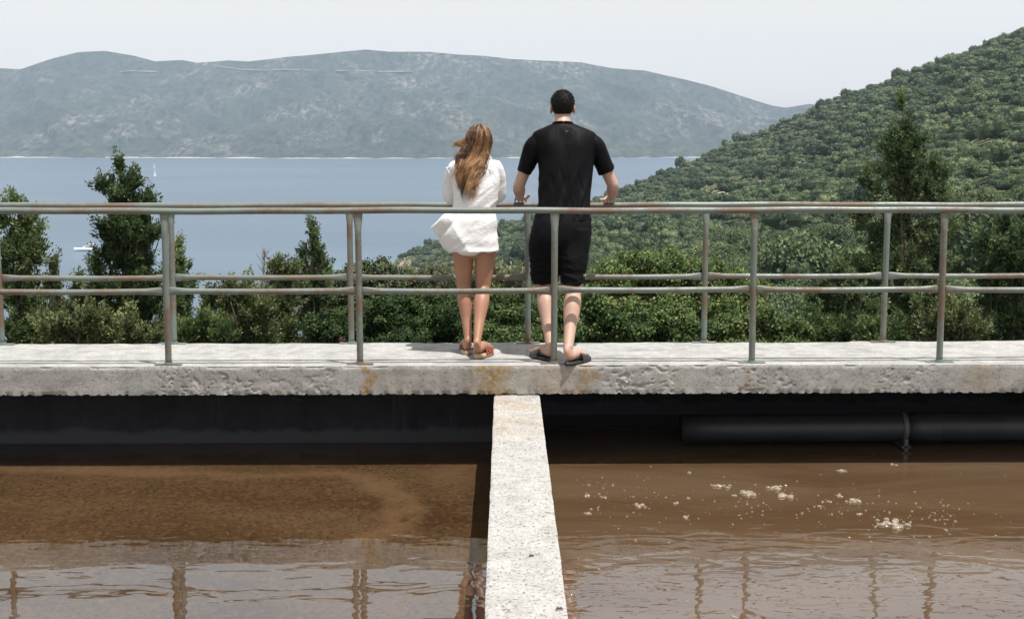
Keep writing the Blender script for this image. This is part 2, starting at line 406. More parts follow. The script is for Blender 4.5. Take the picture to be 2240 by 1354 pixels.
# near land: a valley falling to the sea on the left, rising to the wooded hill on the right
ty = np.log(np.array([10, 12, 25, 50, 100, 200, 350, 500, 600, 720, 900, 1250.]))
tu = np.array([-0.9, -0.13, -0.08, -0.0533, 0.0, 0.063, 0.127, 0.16, 0.217, 0.293, 0.373, 0.5, 0.9])
tz = np.array([
    [-2.6, -3.5, -7, -16, -33, -62, -85, -90, -90, -90, -95, -95],
    [-2.6, -3.5, -7, -16, -33, -62, -85, -90, -90, -90, -95, -95],
    [-2.6, -3.5, -7, -15, -30, -50, -64, -72, -73, -69.5, -80, -95],
    [-2.6, -3.5, -7, -14, -26, -43, -56, -61.5, -63.5, -62, -75, -95],
    [-2.6, -3.5, -6.5, -13, -19, -31, -42, -48.5, -50, -49, -68, -95],
    [-2.6, -3.5, -6.2, -11, -14.5, -22, -31, -37, -39.5, -39.5, -56, -90],
    [-2.6, -3.3, -6, -10.4, -13.5, -20, -26.5, -28, -26.5, -21, -36, -75],
    [-2.6, -3.2, -6, -10, -13, -19, -23, -22, -19, -12, -27, -60],
    [-2.6, -3.0, -5.5, -8.5, -12.5, -17, -17.5, -11.5, -6, 4.5, -10, -45],
    [-2.6, -3.0, -5, -7.5, -11.5, -12.5, -5.5, 9, 19, 26.5, 19, -20],
    [-2.6, -2.9, -5, -7, -10, -8.5, 5, 24.5, 37.5, 48.5, 46, 10],
    [-2.6, -2.8, -4.8, -6.5, -8, -2, 18, 46, 62, 74, 72, 40],
    [-2.6, -2.8, -4.6, -6, -6, 4, 40, 80, 100, 110, 105, 80]], float)
def land(x, y):
    u = np.clip(x / y, -0.9, 0.9); ly = np.clip(np.log(y), ty[0], ty[-1])
    def cub(f): return f * f * (3 - 2 * f)
    i = np.clip(np.searchsorted(tu, u, side='right') - 1, 0, len(tu) - 2); j = np.clip(np.searchsorted(ty, ly, side='right') - 1, 0, len(ty) - 2)
    fu = (u - tu[i]) / (tu[i + 1] - tu[i]); fy = (ly - ty[j]) / (ty[j + 1] - ty[j])
    z = (tz[i, j] * (1 - fu) + tz[i + 1, j] * fu) * (1 - fy) + (tz[i, j + 1] * (1 - fu) + tz[i + 1, j + 1] * fu) * fy
    amp = np.clip((y - 30) / 300, 0, 1)
    z = z + amp * (fbm(np.stack([x / 90, y / 90, x * 0], -1), 3, 3) * 2.2 + fbm(np.stack([x / 18, y / 18, x * 0], -1), 9, 2) * 0.5)
    return z
def on_land(px, py, y0=30, y1=1000):
    d = ray(px, py); y = np.geomspace(y0, y1, 3000); x = d[0] / d[1] * y; zr = EYE + d[2] / d[1] * y
    k = np.argmax(land(x, y) > zr); return np.array([x[k], y[k], zr[k]])
bare_px = [(1765, 572, 9, 5), (1745, 588, 8, 5), (1790, 552, 7, 4), (1590, 527, 9, 4), (1605, 520, 6, 3), (1570, 533, 6, 3), (1575, 408, 7, 3), (1600, 414, 7, 3), (1700, 385, 5, 4), (2205, 322, 1.6, 5),
           (893, 577, 1.6, 5), (884, 573, 1.3, 5), (905, 583, 1.4, 4), (2060, 395, 6, 3), (1540, 420, 5, 2)]
bares = []
for px, py, r, a in bare_px:
    q = on_land(px, py, 60); bares.append((q[0], q[1], r * q[1] / 420))
def bareness(x, y):
    b = 0
    nz = vnoise(np.stack([x / 3.0, y / 6.0, x * 0], -1), 21) * 0.5
    for bx, by, r in bares:
        b = np.maximum(b, 1 - sstep(0.6, 1.25, np.hypot((x - bx) / r, (y - by) / (r * 2.6)) + nz))
    return b
NY, NX = 330, 420
yl = np.geomspace(10.3, 1250, NY); ul = np.linspace(-0.78, 0.85, NX)
X = ul[None, :] * yl[:, None]; Y = yl[:, None] * np.ones((NY, NX)); Z = land(X, Y)
M = Mat('dry_hillside')
g1 = M.noise(0.8, 5, 0.7); g2 = M.noise(0.09, 3)
c = M.mix(M.ramp(g1, [(0.35, 0.0), (0.65, 1.0)]), (0.05, 0.064, 0.028), (0.115, 0.12, 0.06))
c = M.mix(M.math('MULTIPLY', M.ramp(g2, [(0.45, 0.0), (0.62, 1.0)]), 0.35), c, (0.20, 0.175, 0.115))
soil = M.mix(M.noise(0.9, 5, 0.7), (0.24, 0.19, 0.135), (0.42, 0.37, 0.30))
M.p(Base_Color=M.mix(M.attr('bare'), c, soil), Roughness=0.95, Specular_IOR_Level=0.1); M.bump(g1, 0.6, 0.3)
MAT['land'] = M.m
cape_rock = (1 - sstep(-69.5, -68.2, Z + vnoise(np.stack([X / 4, Y / 4, X * 0], -1), 8) * 1.3)) * (X > -90)
tag(mesh_np('terrain', np.stack([X, Y, Z], -1).reshape(-1, 3), grid_faces(NY, NX), MAT['land'], None, True, {'bare': (np.maximum(bareness(X, Y), cape_rock).ravel(), 'POINT')}), kind='structure')

# ------------------------------------------------------------------ foliage
def leaves(P, D, N, L, W, tint):
    """quads: P centre, D along, N normal, L length, W width"""
    D = D / (np.linalg.norm(D, axis=1)[:, None] + 1e-9)
    Sd = np.cross(N, D); Sd /= (np.linalg.norm(Sd, axis=1)[:, None] + 1e-9)
    Nn = np.cross(D, Sd)
    L = L[:, None]; W = W[:, None]
    a = P - D * L * 0.5; b = P + Sd * W * 0.5 + Nn * W * 0.18; c = P + D * L * 0.5; d = P - Sd * W * 0.5 + Nn * W * 0.18
    V = np.stack([a, b, c, d], 1).reshape(-1, 3)
    return V, np.arange(len(V)).reshape(-1, 4), tint
def unit(n): v = rng.normal(size=(n, 3)); return v / np.linalg.norm(v, axis=1)[:, None]

def clump_leaves(cent, rad, per, leaf, style, axis):
    """leaf quads in tufts at cent (n,3) with radii rad (n,), each tuft leaning along its axis (n,3)"""
    n = len(cent); k = np.maximum(6, (per * (rad / rad.mean()) ** 2)).astype(int)
    idx = np.repeat(np.arange(n), k); m = len(idx); d = unit(m)
    rr = rng.uniform(0.2, 1.0, m) ** 0.40
    ax = axis[idx]
    if style == 'needle':
        off = d * 0.62 + ax * (np.sum(d * ax, 1)[:, None]) * 0.95
        off = off * (rad[idx] * rr)[:, None]; P = cent[idx] + off
        D = d * 0.7 + ax * 0.8 + rng.normal(size=(m, 3)) * 0.35
        N = d + rng.normal(size=(m, 3)) * 0.35 + np.array([0, 0, 0.2])
        L = leaf * rng.uniform(0.7, 1.5, m); W = L * rng.uniform(0.4, 0.65, m)
    else:
        off = d * np.array([1, 1, 0.75]) * (rad[idx] * rr)[:, None]; P = cent[idx] + off
        D = d * 0.5 + rng.normal(size=(m, 3)) * 0.8
        N = d * 1.3 + np.array([0, 0, 0.4]) + rng.normal(size=(m, 3)) * 0.35
        L = leaf * rng.uniform(0.65, 1.35, m); W = L * rng.uniform(0.45, 0.7, m)
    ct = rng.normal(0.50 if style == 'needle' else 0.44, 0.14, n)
    t = np.clip(ct[idx] + rng.normal(0, 0.12, m) + 0.25 * np.clip(rr - 0.75, 0, 1), 0, 1)  # outer leaves tinted lighter, inner ones darker like shaded gaps
    V, Q, t = leaves(P, D, N, L, W, t)
    th = np.linspace(0, 2 * math.pi, 7, endpoint=False); ph = np.array([-1.25, -0.5, 0.35, 1.25])
    sp = np.stack([np.cos(ph)[:, None] * np.cos(th), np.cos(ph)[:, None] * np.sin(th), np.sin(ph)[:, None] * np.ones(7)], -1).reshape(-1, 3)
    sz = 0.46 if style == 'needle' else 0.5
    S_ = np.tile(sp, (n, 1, 1)) * rng.uniform(0.75, 1.2, (n, len(sp), 1)) * (rad * sz)[:, None, None]
    if style == 'needle':
        al = np.einsum('nvk,nk->nv', S_, axis); S_ = S_ * 0.72 + al[..., None] * axis[:, None, :] * 0.75
    S_ = S_ + cent[:, None, :]
    f = grid_faces(4, 7, True); F_ = (np.arange(n)[:, None, None] * len(sp) + f[None]).reshape(-1, 4) + len(V)
    return np.vstack([V, S_.reshape(-1, 3)]), np.vstack([Q, F_]), np.concatenate([t, np.repeat(np.clip(ct - 0.36, 0.02, 0.3), len(f))])  # added solid cores make tufts opaque, tinted dark as inner shade

MAT['cypress'] = m_leaf('cypress_foliage', (0.020, 0.038, 0.014), (0.100, 0.150, 0.056), (0.290, 0.320, 0.140), 0.30, 0.6, 0.2)
MAT['conifer'] = m_leaf('dark_conifer_foliage', (0.018, 0.034, 0.015), (0.082, 0.124, 0.052), (0.250, 0.285, 0.130), 0.28, 0.6, 0.2)
MAT['broad'] = m_leaf('evergreen_foliage', (0.018, 0.038, 0.013), (0.080, 0.124, 0.042), (0.255, 0.290, 0.115), 0.25, 0.65, 0.15)
MAT['bright'] = m_leaf('bright_evergreen_foliage', (0.018, 0.040, 0.012), (0.088, 0.142, 0.044), (0.300, 0.335, 0.125), 0.25, 0.65, 0.15)
MAT['silver'] = m_leaf('silvery_foliage', (0.0500, 0.0616, 0.0340), (0.1562, 0.1728, 0.0952), (0.3550, 0.3584, 0.2128), 0.2, 0.5)
MAT['juniper'] = m_leaf('juniper_foliage', (0.0250, 0.0381, 0.0140), (0.1079, 0.1344, 0.0493), (0.2840, 0.3008, 0.1288), 0.18, 0.55)
MAT['maquis'] = m_leaf('maquis_foliage', (0.030, 0.052, 0.024), (0.105, 0.150, 0.066), (0.270, 0.305, 0.150), 0.18, 0.6, 0.25)
MAT['bark'] = m_plain('grey_bark', (0.13, 0.105, 0.08), 0.9, 0.15, 0.4, 14.0, 0.6, 40.0)
MAT['deadwood'] = m_plain('dead_grey_wood', (0.20, 0.175, 0.155), 0.9, 0.15, 0.3, 20.0, 0.5, 60.0)

def plant(name, label, cat, y, lobes, style, mat, leaf=0.06, clump=0.16, per=70, dens=1.0, base=None, group=None, bare_twigs=0, depth=1.0, fill=True):
    """lobes: (px, py, rx_px, ry_px) measured at distance y; the tree stands there with its own depth"""
    s = y / F * (1.08 if style == 'needle' and cat == 'tree' else 1.0)
    L = []
    for k, (px, py, rx, ry) in enumerate(lobes):
        c = at_y(px, py, y + (random.uniform(-0.5, 0.5) * rx * s * depth if k else 0)); L.append((c, np.array([rx * s * 0.98, rx * s * 0.85 * depth, ry * s * 0.90])))
    bx = base if base is not None else np.mean([l[0][0] for l in L[-3:]])
    gz = float(land(np.array([bx]), np.array([float(y)]))[0])
    root = empty(name, (bx, y, gz), label, cat, group)
    cents, rads, axs = [], [], []
    zlow = min(l[0][2] - l[1][2] for l in L)
    if fill and zlow > gz + 0.8:      # the lower body, down to the ground
        wid = max(l[1][0] for l in L); zz = zlow - 0.35
        while zz > gz + 0.5:
            L.append((np.array([bx, y + 0.1, zz]), np.array([wid * 0.85, wid * 0.8, 0.6]))); zz -= 1.0
    nvis = len(lobes)
    for k, (c, r) in enumerate(L):
        area = 4 * math.pi * ((r[0] * r[1]) ** 1.6 / 3 + (r[0] * r[2]) ** 1.6 / 3 + (r[1] * r[2]) ** 1.6 / 3) ** (1 / 1.6)
        n = max(3, int(dens * (0.62 if k < nvis else 0.3) * area / (clump * clump)))
        d = unit(n); q = rng.uniform(0.25, 1.0, n) ** 0.40
        wob = 0.88 + 0.42 * fbm(d * 2.1 + c, 40 + k, 2)
        p = c + d * r * (q * wob)[:, None]
        a_ = d * 0.8 + np.array([0, 0, 0.8]) + rng.normal(size=(n, 3)) * 0.3; axs.append(a_ / np.linalg.norm(a_, axis=1)[:, None])
        cents.append(p); rads.append(clump * rng.uniform(0.55, 1.3, n) * (1 if k < nvis else 1.5))
    cents = np.vstack(cents); rads = np.concatenate(rads); axs = np.vstack(axs)
    keep = cents[:, 2] > gz + 0.15; cents, rads, axs = cents[keep], rads[keep], axs[keep]
    V, Q, t = clump_leaves(cents, rads, int(per * (1.9 if style == 'needle' else 2.1)), leaf * (0.66 if style == 'needle' else 0.68), style, axs)
    mesh_np('crown', V, Q, MAT[mat], root, False, {'tint': (t, 'FACE')})
    # trunk and limbs
    top = L[0][0]
    tk = Shell(); tr = max(0.035, 0.02 * (top[2] - gz))
    foot = np.array([bx, y, gz - 0.2])
    ctr = catmull([foot, np.array([bx * 0.5 + top[0] * 0.5, y, (gz + top[2]) / 2 - 0.3]), top], 9)
    tk.tube(ctr, np.linspace(tr, 0.012, 9), 17, 8)
    for k in range(1, nvis):
        c, r = L[k]; m = int(np.clip(((c[2] - r[2] * 0.6 - gz) / (top[2] - gz)) * 8, 1, 7)); a = ctr[m]
        tk.tube([a, a * 0.45 + c * 0.55 + np.array([0, 0.12, -0.08]), c + np.array([0, 0.12, r[2] * 0.5])], [tr * 0.4, tr * 0.25, 0.006], 8, 6)
    idx = rng.permutation(len(cents))[:min(70, len(cents))]
    for i in idx:                    # twigs that carry the clumps
        c = cents[i]; m = int(np.clip((c[2] - 0.4 - gz) / (top[2] - gz + 0.01) * 8, 1, 8)); a = ctr[m]
        tk.tube([a, a * 0.5 + c * 0.5 + rng.normal(size=3) * 0.05, c], [0.014, 0.009, 0.003], 5, 4)
    tk.build('trunk', MAT['bark'], root)
    for k in range(bare_twigs): pass
    return root

# cypress trees and shrubs beyond the walkway, left to right
plant('cypress_tree', 'ragged dark cypress tree with twin tops near left edge beyond the railing', 'tree', 16.0,
      [(40, 440, 20, 28), (62, 490, 32, 45), (58, 550, 38, 50), (10, 470, 14, 42), (15, 560, 28, 60), (50, 640, 55, 60), (60, 715, 70, 50)], 'needle', 'cypress', 0.05, 0.11, 60, 1.0, base=at_y(45, 600, 16.0)[0])
plant('cypress_tree', 'tall bushy cypress tree with forked leaning top, tallest at the left', 'tree', 17.0,
      [(262, 364, 12, 22), (280, 402, 25, 38), (280, 440, 34, 34), (233, 412, 14, 30), (326, 440, 18, 20), (270, 500, 55, 42), (325, 500, 34, 34), (290, 560, 52, 50), (225, 565, 28, 42), (260, 640, 75, 62), (330, 650, 45, 60), (270, 720, 90, 50)],
      'needle', 'cypress', 0.05, 0.115, 60, 1.0, base=at_y(280, 600, 17.0)[0])
plant('cypress_tree', 'short cone shaped cypress tree just behind the left railing post', 'tree', 16.5,
      [(385, 545, 14, 26), (392, 590, 28, 40), (395, 645, 36, 45), (385, 710, 46, 50)], 'needle', 'cypress', 0.05, 0.11, 60, 1.0)
plant('cypress_tree', 'small pointed cypress tree between the two taller left cypresses', 'tree', 15.5,
      [(112, 580, 12, 20), (118, 620, 24, 34), (175, 608, 12, 24), (172, 650, 26, 36), (135, 700, 55, 50)], 'needle', 'juniper', 0.045, 0.10, 55, 1.0)
plant('cypress_tree', 'slim cypress tree with thin curved tip left of the white dress', 'tree', 17.5,
      [(680, 490, 6, 14), (684, 515, 10, 18), (690, 548, 16, 22), (663, 558, 10, 14), (700, 585, 24, 26), (690, 640, 40, 50), (690, 715, 50, 50)], 'needle', 'conifer', 0.05, 0.085, 50, 1.2)
plant('cypress_tree', 'stubby rounded cypress tree beside a dead twig, behind the mid rail', 'tree', 17.0,
      [(603, 570, 12, 16), (612, 600, 26, 30), (640, 595, 14, 18), (610, 660, 50, 50), (600, 725, 60, 45)], 'needle', 'juniper', 0.05, 0.10, 55, 1.0)
plant('shrub', 'low bright green feathery shrub at walkway edge beside the left post', 'shrub', 13.0,
      [(440, 715, 42, 30), (480, 730, 35, 28), (400, 735, 40, 25)], 'needle', 'broad', 0.045, 0.09, 60, 1.1)
plant('shrub', 'low olive green shrub at walkway edge under the left cypresses', 'shrub', 13.0,
      [(200, 700, 60, 36), (130, 720, 60, 32), (270, 722, 55, 28), (330, 730, 40, 26)], 'needle', 'juniper', 0.045, 0.09, 60, 1.0)
plant('juniper_bush', 'grey green juniper bush with wispy twigs right of the open sea gap', 'bush', 15.0,
      [(520, 640, 55, 42), (490, 690, 50, 50), (560, 690, 60, 55), (470, 655, 24, 24), (530, 735, 90, 40)], 'needle', 'juniper', 0.05, 0.11, 60, 1.0)
plant('olive_shrub', 'rounded pale green shrub showing above mid rail left of the dress', 'shrub', 19.0,
      [(820, 600, 55, 32), (760, 612, 60, 34), (870, 620, 45, 30), (650, 600, 50, 30), (780, 670, 130, 60)], 'leaf', 'juniper', 0.06, 0.14, 60, 1.0)
plant('evergreen_bush', 'dense small leaved green bush between the left bay post and the woman', 'bush', 13.5,
      [(860, 680, 70, 50), (790, 705, 60, 48), (940, 680, 65, 50), (900, 730, 120, 40), (720, 720, 60, 42), (1000, 700, 60, 52)], 'leaf', 'broad', 0.042, 0.095, 60, 1.1)
plant('evergreen_bush', 'dense green bush seen between the legs of the two people', 'bush', 13.0,
      [(1100, 680, 70, 48), (1160, 700, 60, 48), (1060, 715, 70, 45), (1130, 735, 120, 30), (1220, 690, 50, 55)], 'leaf', 'broad', 0.042, 0.095, 60, 1.1)
plant('silver_shrub', 'silvery grey green shrub behind the woman at knee height', 'shrub', 22.0,
      [(960, 605, 45, 26), (905, 612, 40, 24), (1010, 600, 40, 28), (1070, 602, 45, 30), (1120, 615, 50, 28), (990, 650, 130, 40)], 'needle', 'silver', 0.065, 0.13, 60, 0.9)
plant('evergreen_bush', 'large sunlit leafy bush rising above mid rail right of the man', 'bush', 19.0,
      [(1400, 590, 62, 42), (1340, 600, 50, 38), (1470, 585, 60, 42), (1540, 600, 60, 38), (1600, 615, 50, 34), (1310, 625, 40, 36), (1450, 650, 160, 50), (1640, 630, 45, 30), (1560, 660, 120, 48)],
      'leaf', 'bright', 0.065, 0.15, 60, 0.95)
plant('evergreen_bush', 'low glossy leafed bush along walkway edge right of the man', 'bush', 13.5,
      [(1310, 705, 50, 46), (1290, 660, 36, 36), (1385, 715, 55, 40), (1460, 705, 50, 42), (1530, 722, 50, 34), (1400, 740, 140, 24)], 'leaf', 'bright', 0.05, 0.11, 60, 1.0)
plant('evergreen_bush', 'low leafy bush at walkway edge between two right far posts', 'bush', 13.5,
      [(1610, 712, 50, 40), (1560, 735, 60, 24), (1680, 715, 55, 40), (1740, 725, 45, 34), (1650, 745, 120, 20)], 'leaf', 'broad', 0.05, 0.11, 60, 1.0)
plant('conifer_tree', 'big spreading dark conifer towering above both rails at the right', 'tree', 24.0,
      [(1975, 238, 12, 28), (1972, 285, 24, 30), (1948, 320, 26, 28), (2003, 318, 24, 34), (1975, 350, 36, 34), (1938, 365, 24, 22), (2045, 352, 18, 26), (2062, 392, 20, 26), (2030, 400, 26, 26), (1985, 405, 34, 28), (1898, 390, 14, 22), (1915, 430, 26, 24), (1965, 455, 44, 28),
       (2048, 450, 26, 30), (1880, 470, 24, 28), (1975, 500, 58, 36), (1920, 520, 40, 30), (2055, 510, 36, 36), (1960, 570, 76, 42), (1895, 600, 46, 42), (2030, 590, 56, 44), (1900, 670, 60, 50), (2010, 660, 80, 54), (1960, 730, 110, 40)], 'needle', 'conifer', 0.080, 0.15, 52, 0.72, base=at_y(1985, 600, 24.0)[0], depth=0.8)
plant('conifer_tree', 'shorter dark conifer left of the towering right conifer', 'tree', 20.0,
      [(1850, 590, 26, 36), (1840, 640, 50, 42), (1800, 665, 36, 34), (1880, 690, 70, 46), (1810, 720, 60, 40)], 'needle', 'conifer', 0.07, 0.13, 50, 0.9)
plant('conifer_tree', 'shadowy conifer with drooping sprays at the right edge of the picture', 'tree', 17.0,
      [(2215, 490, 40, 34), (2190, 540, 60, 44), (2240, 560, 50, 60), (2170, 610, 50, 44), (2230, 650, 70, 60), (2190, 720, 90, 50), (2260, 500, 40, 60)], 'needle', 'conifer', 0.065, 0.135, 50, 0.8)
plant('evergreen_bush', 'yellow green bush low between conifers near the right walkway', 'bush', 14.0,
      [(2090, 700, 60, 44), (2040, 725, 50, 34), (2130, 725, 50, 36)], 'needle', 'juniper', 0.05, 0.11, 55, 0.9)
plant('evergreen_bush', 'dark leafy bush low in front of the shorter right conifer', 'bush', 14.0,
      [(1780, 715, 44, 40), (1850, 728, 60, 30), (1930, 730, 60, 30)], 'needle', 'broad', 0.05, 0.11, 55, 0.9)
# the dead spindly top left of the slim cypress
q0 = at_y(577, 745, 15.9); root = empty('dead_sapling', (q0[0], 15.9, float(land(np.array([q0[0]]), np.array([15.9]))[0])), 'dead grey leafless sapling top standing before the juniper bush', 'sapling')
sh = Shell(); sp = [at_y(580, 760, 15.9) - np.array([0, 0, 2.6]), at_y(580, 740, 15.9), at_y(573, 640, 15.9), at_y(577, 590, 15.9), at_y(579, 545, 15.9)]
sh.tube(sp, [0.028, 0.020, 0.014, 0.009, 0.003], 30, 7)
for k in range(60):
    t = rng.uniform(0.35, 0.99); P = catmull(sp, 60)[int(t * 59)]; d = rng.normal(size=3); d[2] = abs(d[2]) * 0.5 + 0.1; ln = 0.11 * (1.15 - t) + 0.025
    sh.tube([P, P + d * ln * 0.5, P + d * ln + np.array([0, 0, 0.05])], [0.004, 0.003, 0.0015], 5, 4)
sh.build('trunk', MAT['deadwood'], root)

# hillside wood
def crown_template(nl, leaf, seed):
    r2 = np.random.default_rng(seed); nb = 9
    c = r2.normal(size=(nb, 3)); c /= np.linalg.norm(c, axis=1)[:, None]; c[:, 2] = np.abs(c[:, 2]) * 0.75
    c = c * np.array([0.62, 0.62, 0.55]) + np.array([0, 0, 0.65]); rr = r2.uniform(0.3, 0.5, nb)
    i = r2.integers(0, nb, nl); d = r2.normal(size=(nl, 3)); d /= np.linalg.norm(d, axis=1)[:, None]; d[:, 2] = np.where(d[:, 2] < -0.35, -d[:, 2], d[:, 2])
    P = c[i] + d * (rr[i] * r2.uniform(0.8, 1.08, nl))[:, None] * np.array([1, 1, 0.8])
    D = r2.normal(size=(nl, 3)); N = d + np.array([0, 0, 0.25]) + r2.normal(size=(nl, 3)) * 0.28
    L = leaf * r2.uniform(0.6, 1.4, nl); W = L * r2.uniform(0.5, 0.8, nl)
    t = np.clip(0.35 + 0.22 * r2.normal(size=nb)[i] * 0.5 + r2.normal(0, 0.12, nl) + d[:, 2] * 0.12, 0, 1)  # leaves facing up are painted lighter, as if lit from above
    V, Q, t = leaves(P, D, N, L, W, t)
    nu_, nv_ = (7, 4) if nl < 500 else (12, 7)
    th = np.linspace(0, 2 * math.pi, nu_, endpoint=False); ph = np.linspace(-1.0, 1.3, nv_)
    sp = np.stack([np.cos(ph)[:, None] * np.cos(th), np.cos(ph)[:, None] * np.sin(th), np.sin(ph)[:, None] * np.ones(nu_)], -1).reshape(-1, 3)
    S_ = (sp[None] * (rr * (0.84 if nl < 500 else 0.60))[:, None, None] * np.array([1, 1, 0.8]) * r2.uniform(0.85, 1.1, (nb, len(sp), 1)) + c[:, None, :]).reshape(-1, 3)
    f = grid_faces(nv_, nu_, True); F_ = (np.arange(nb)[:, None, None] * len(sp) + f[None]).reshape(-1, 4) + len(V)
    return np.vstack([V, S_]), np.vstack([Q, F_]), np.concatenate([t, np.repeat(np.clip((0.27 if nl < 500 else 0.12) + 0.07 * r2.normal(size=nb), 0, 1), len(f))])  # solid cores added to block light in crowns, painted dark like shade
pts = []
y = 55.0
cell = 4.0
X0, X1, Y0, Y1 = -100, 420, 58, 830
gx, gy = np.meshgrid(np.arange(X0, X1, cell), np.arange(Y0, Y1, cell)); gx = gx.ravel() + rng.uniform(-1.8, 1.8, gx.size); gy = gy.ravel() + rng.uniform(-1.8, 1.8, gy.size)
gz = land(gx, gy); uu = gx / gy
ok = (gz > -67.8) & (uu > -0.115) & (uu < 0.50) & (bareness(gx, gy) < 0.3) & (rng.uniform(size=len(gx)) < 0.90) & (fbm(np.stack([gx / 14, gy / 22, gx * 0], -1), 55, 3) > -0.62)
gx, gy, gz = gx[ok], gy[ok], gz[ok]
# hidden behind the hill's crest: leave out
sl = (gz + 3 - EYE) / gy
ub = np.round(gx / gy * 220).astype(int); order = np.argsort(gy); best = {}; vis = np.zeros(len(gx), bool)
for i in order:
    b = ub[i]; s_ = best.get(b, -9)
    if sl[i] > s_ - 0.006: vis[i] = True
    if sl[i] - 0.004 > s_: best[b] = sl[i] - 0.004
gx, gy, gz = gx[vis], gy[vis], gz[vis]
gr = np.clip(rng.lognormal(math.log(2.15), 0.32, len(gx)), 0.9, 3.8)
gr *= np.where(gz < -60, 0.8, 1.0)
above = (gz + gr * 1.5 - EYE) / gy > -0.118
inframe = (gx / gy < 0.395)
cand = np.argsort(gy + np.where(above & inframe, 0, 1e6))
near = cand[:280]; isn = np.zeros(len(gx), bool); isn[near] = True
# far trees: one mass
tpl = [crown_template(190, 0.185, 100 + k) for k in range(5)]; tpl_mid = [crown_template(499, 0.115, 150 + k) for k in range(5)]
Vs, Ts, Qs, nq = [], [], [], 0
for i in np.where(~isn & (gy > 75))[0]:
    V, Q, t = (tpl_mid if gy[i] < 340 else tpl)[i % 5]; a = rng.uniform(0, 6.28); ca, sa = math.cos(a), math.sin(a); r = gr[i]; hh = r * (rng.uniform(0.7, 1.25) if rng.uniform() < 0.93 else rng.uniform(1.3, 1.8))
    Vs.append(np.stack([gx[i] + (V[:, 0] * ca - V[:, 1] * sa) * r, gy[i] + (V[:, 0] * sa + V[:, 1] * ca) * r, gz[i] + V[:, 2] * hh + 0.1 * r], -1).astype(np.float32)); Qs.append(Q + nq); nq += len(V)
    Ts.append(np.clip(t + np.clip(rng.normal(0.03, 0.20), -0.35, 0.5), 0, 1))
Vs = np.vstack(Vs)
tag(mesh_np('hillside_forest', Vs, np.vstack(Qs), MAT['maquis'], None, False, {'tint': (np.concatenate(Ts), 'FACE')}),
    'dense green wood of rounded maquis trees covering the far hillside', 'forest', None, 'stuff')
protos = []
for k in range(4):
    V, Q, t = crown_template(2600, 0.075, 200 + k)
    me_o = mesh_np('crown', V, Q, MAT['maquis'], None, False, {'tint': (t, 'FACE')}); protos.append(me_o.data); bpy.data.objects.remove(me_o)
sh = Shell(); sh.tube([(0, 0, -0.35), (0.05, 0.02, 0.3), (0, 0, 0.9)], [0.11, 0.07, 0.03], 8, 7)
for k in range(4):
    a = k * 1.6; sh.tube([(0.04, 0.02, 0.25), (0.25 * math.cos(a), 0.25 * math.sin(a), 0.55), (0.5 * math.cos(a), 0.5 * math.sin(a), 0.8)], [0.05, 0.035, 0.015], 6, 5)
tko = sh.build('trunk', MAT['bark']); tkm = tko.data; bpy.data.objects.remove(tko)
for n_, i in enumerate(near):
    e = bpy.data.objects.new('maquis_tree', None); e.location = (gx[i], gy[i], gz[i]); e.rotation_euler = (0, 0, rng.uniform(0, 6.28)); e.scale = (gr[i], gr[i], gr[i] * rng.uniform(0.8, 1.35))
    C.objects.link(e); tag(e, 'rounded green maquis tree among its many like on the lower hillside', 'tree', 'maquis trees on the lower hillside')
    for nm, me in (('crown', protos[n_ % 4]), ('trunk', tkm)):
        c_ = bpy.data.objects.new(nm, me); C.objects.link(c_); c_.parent = e

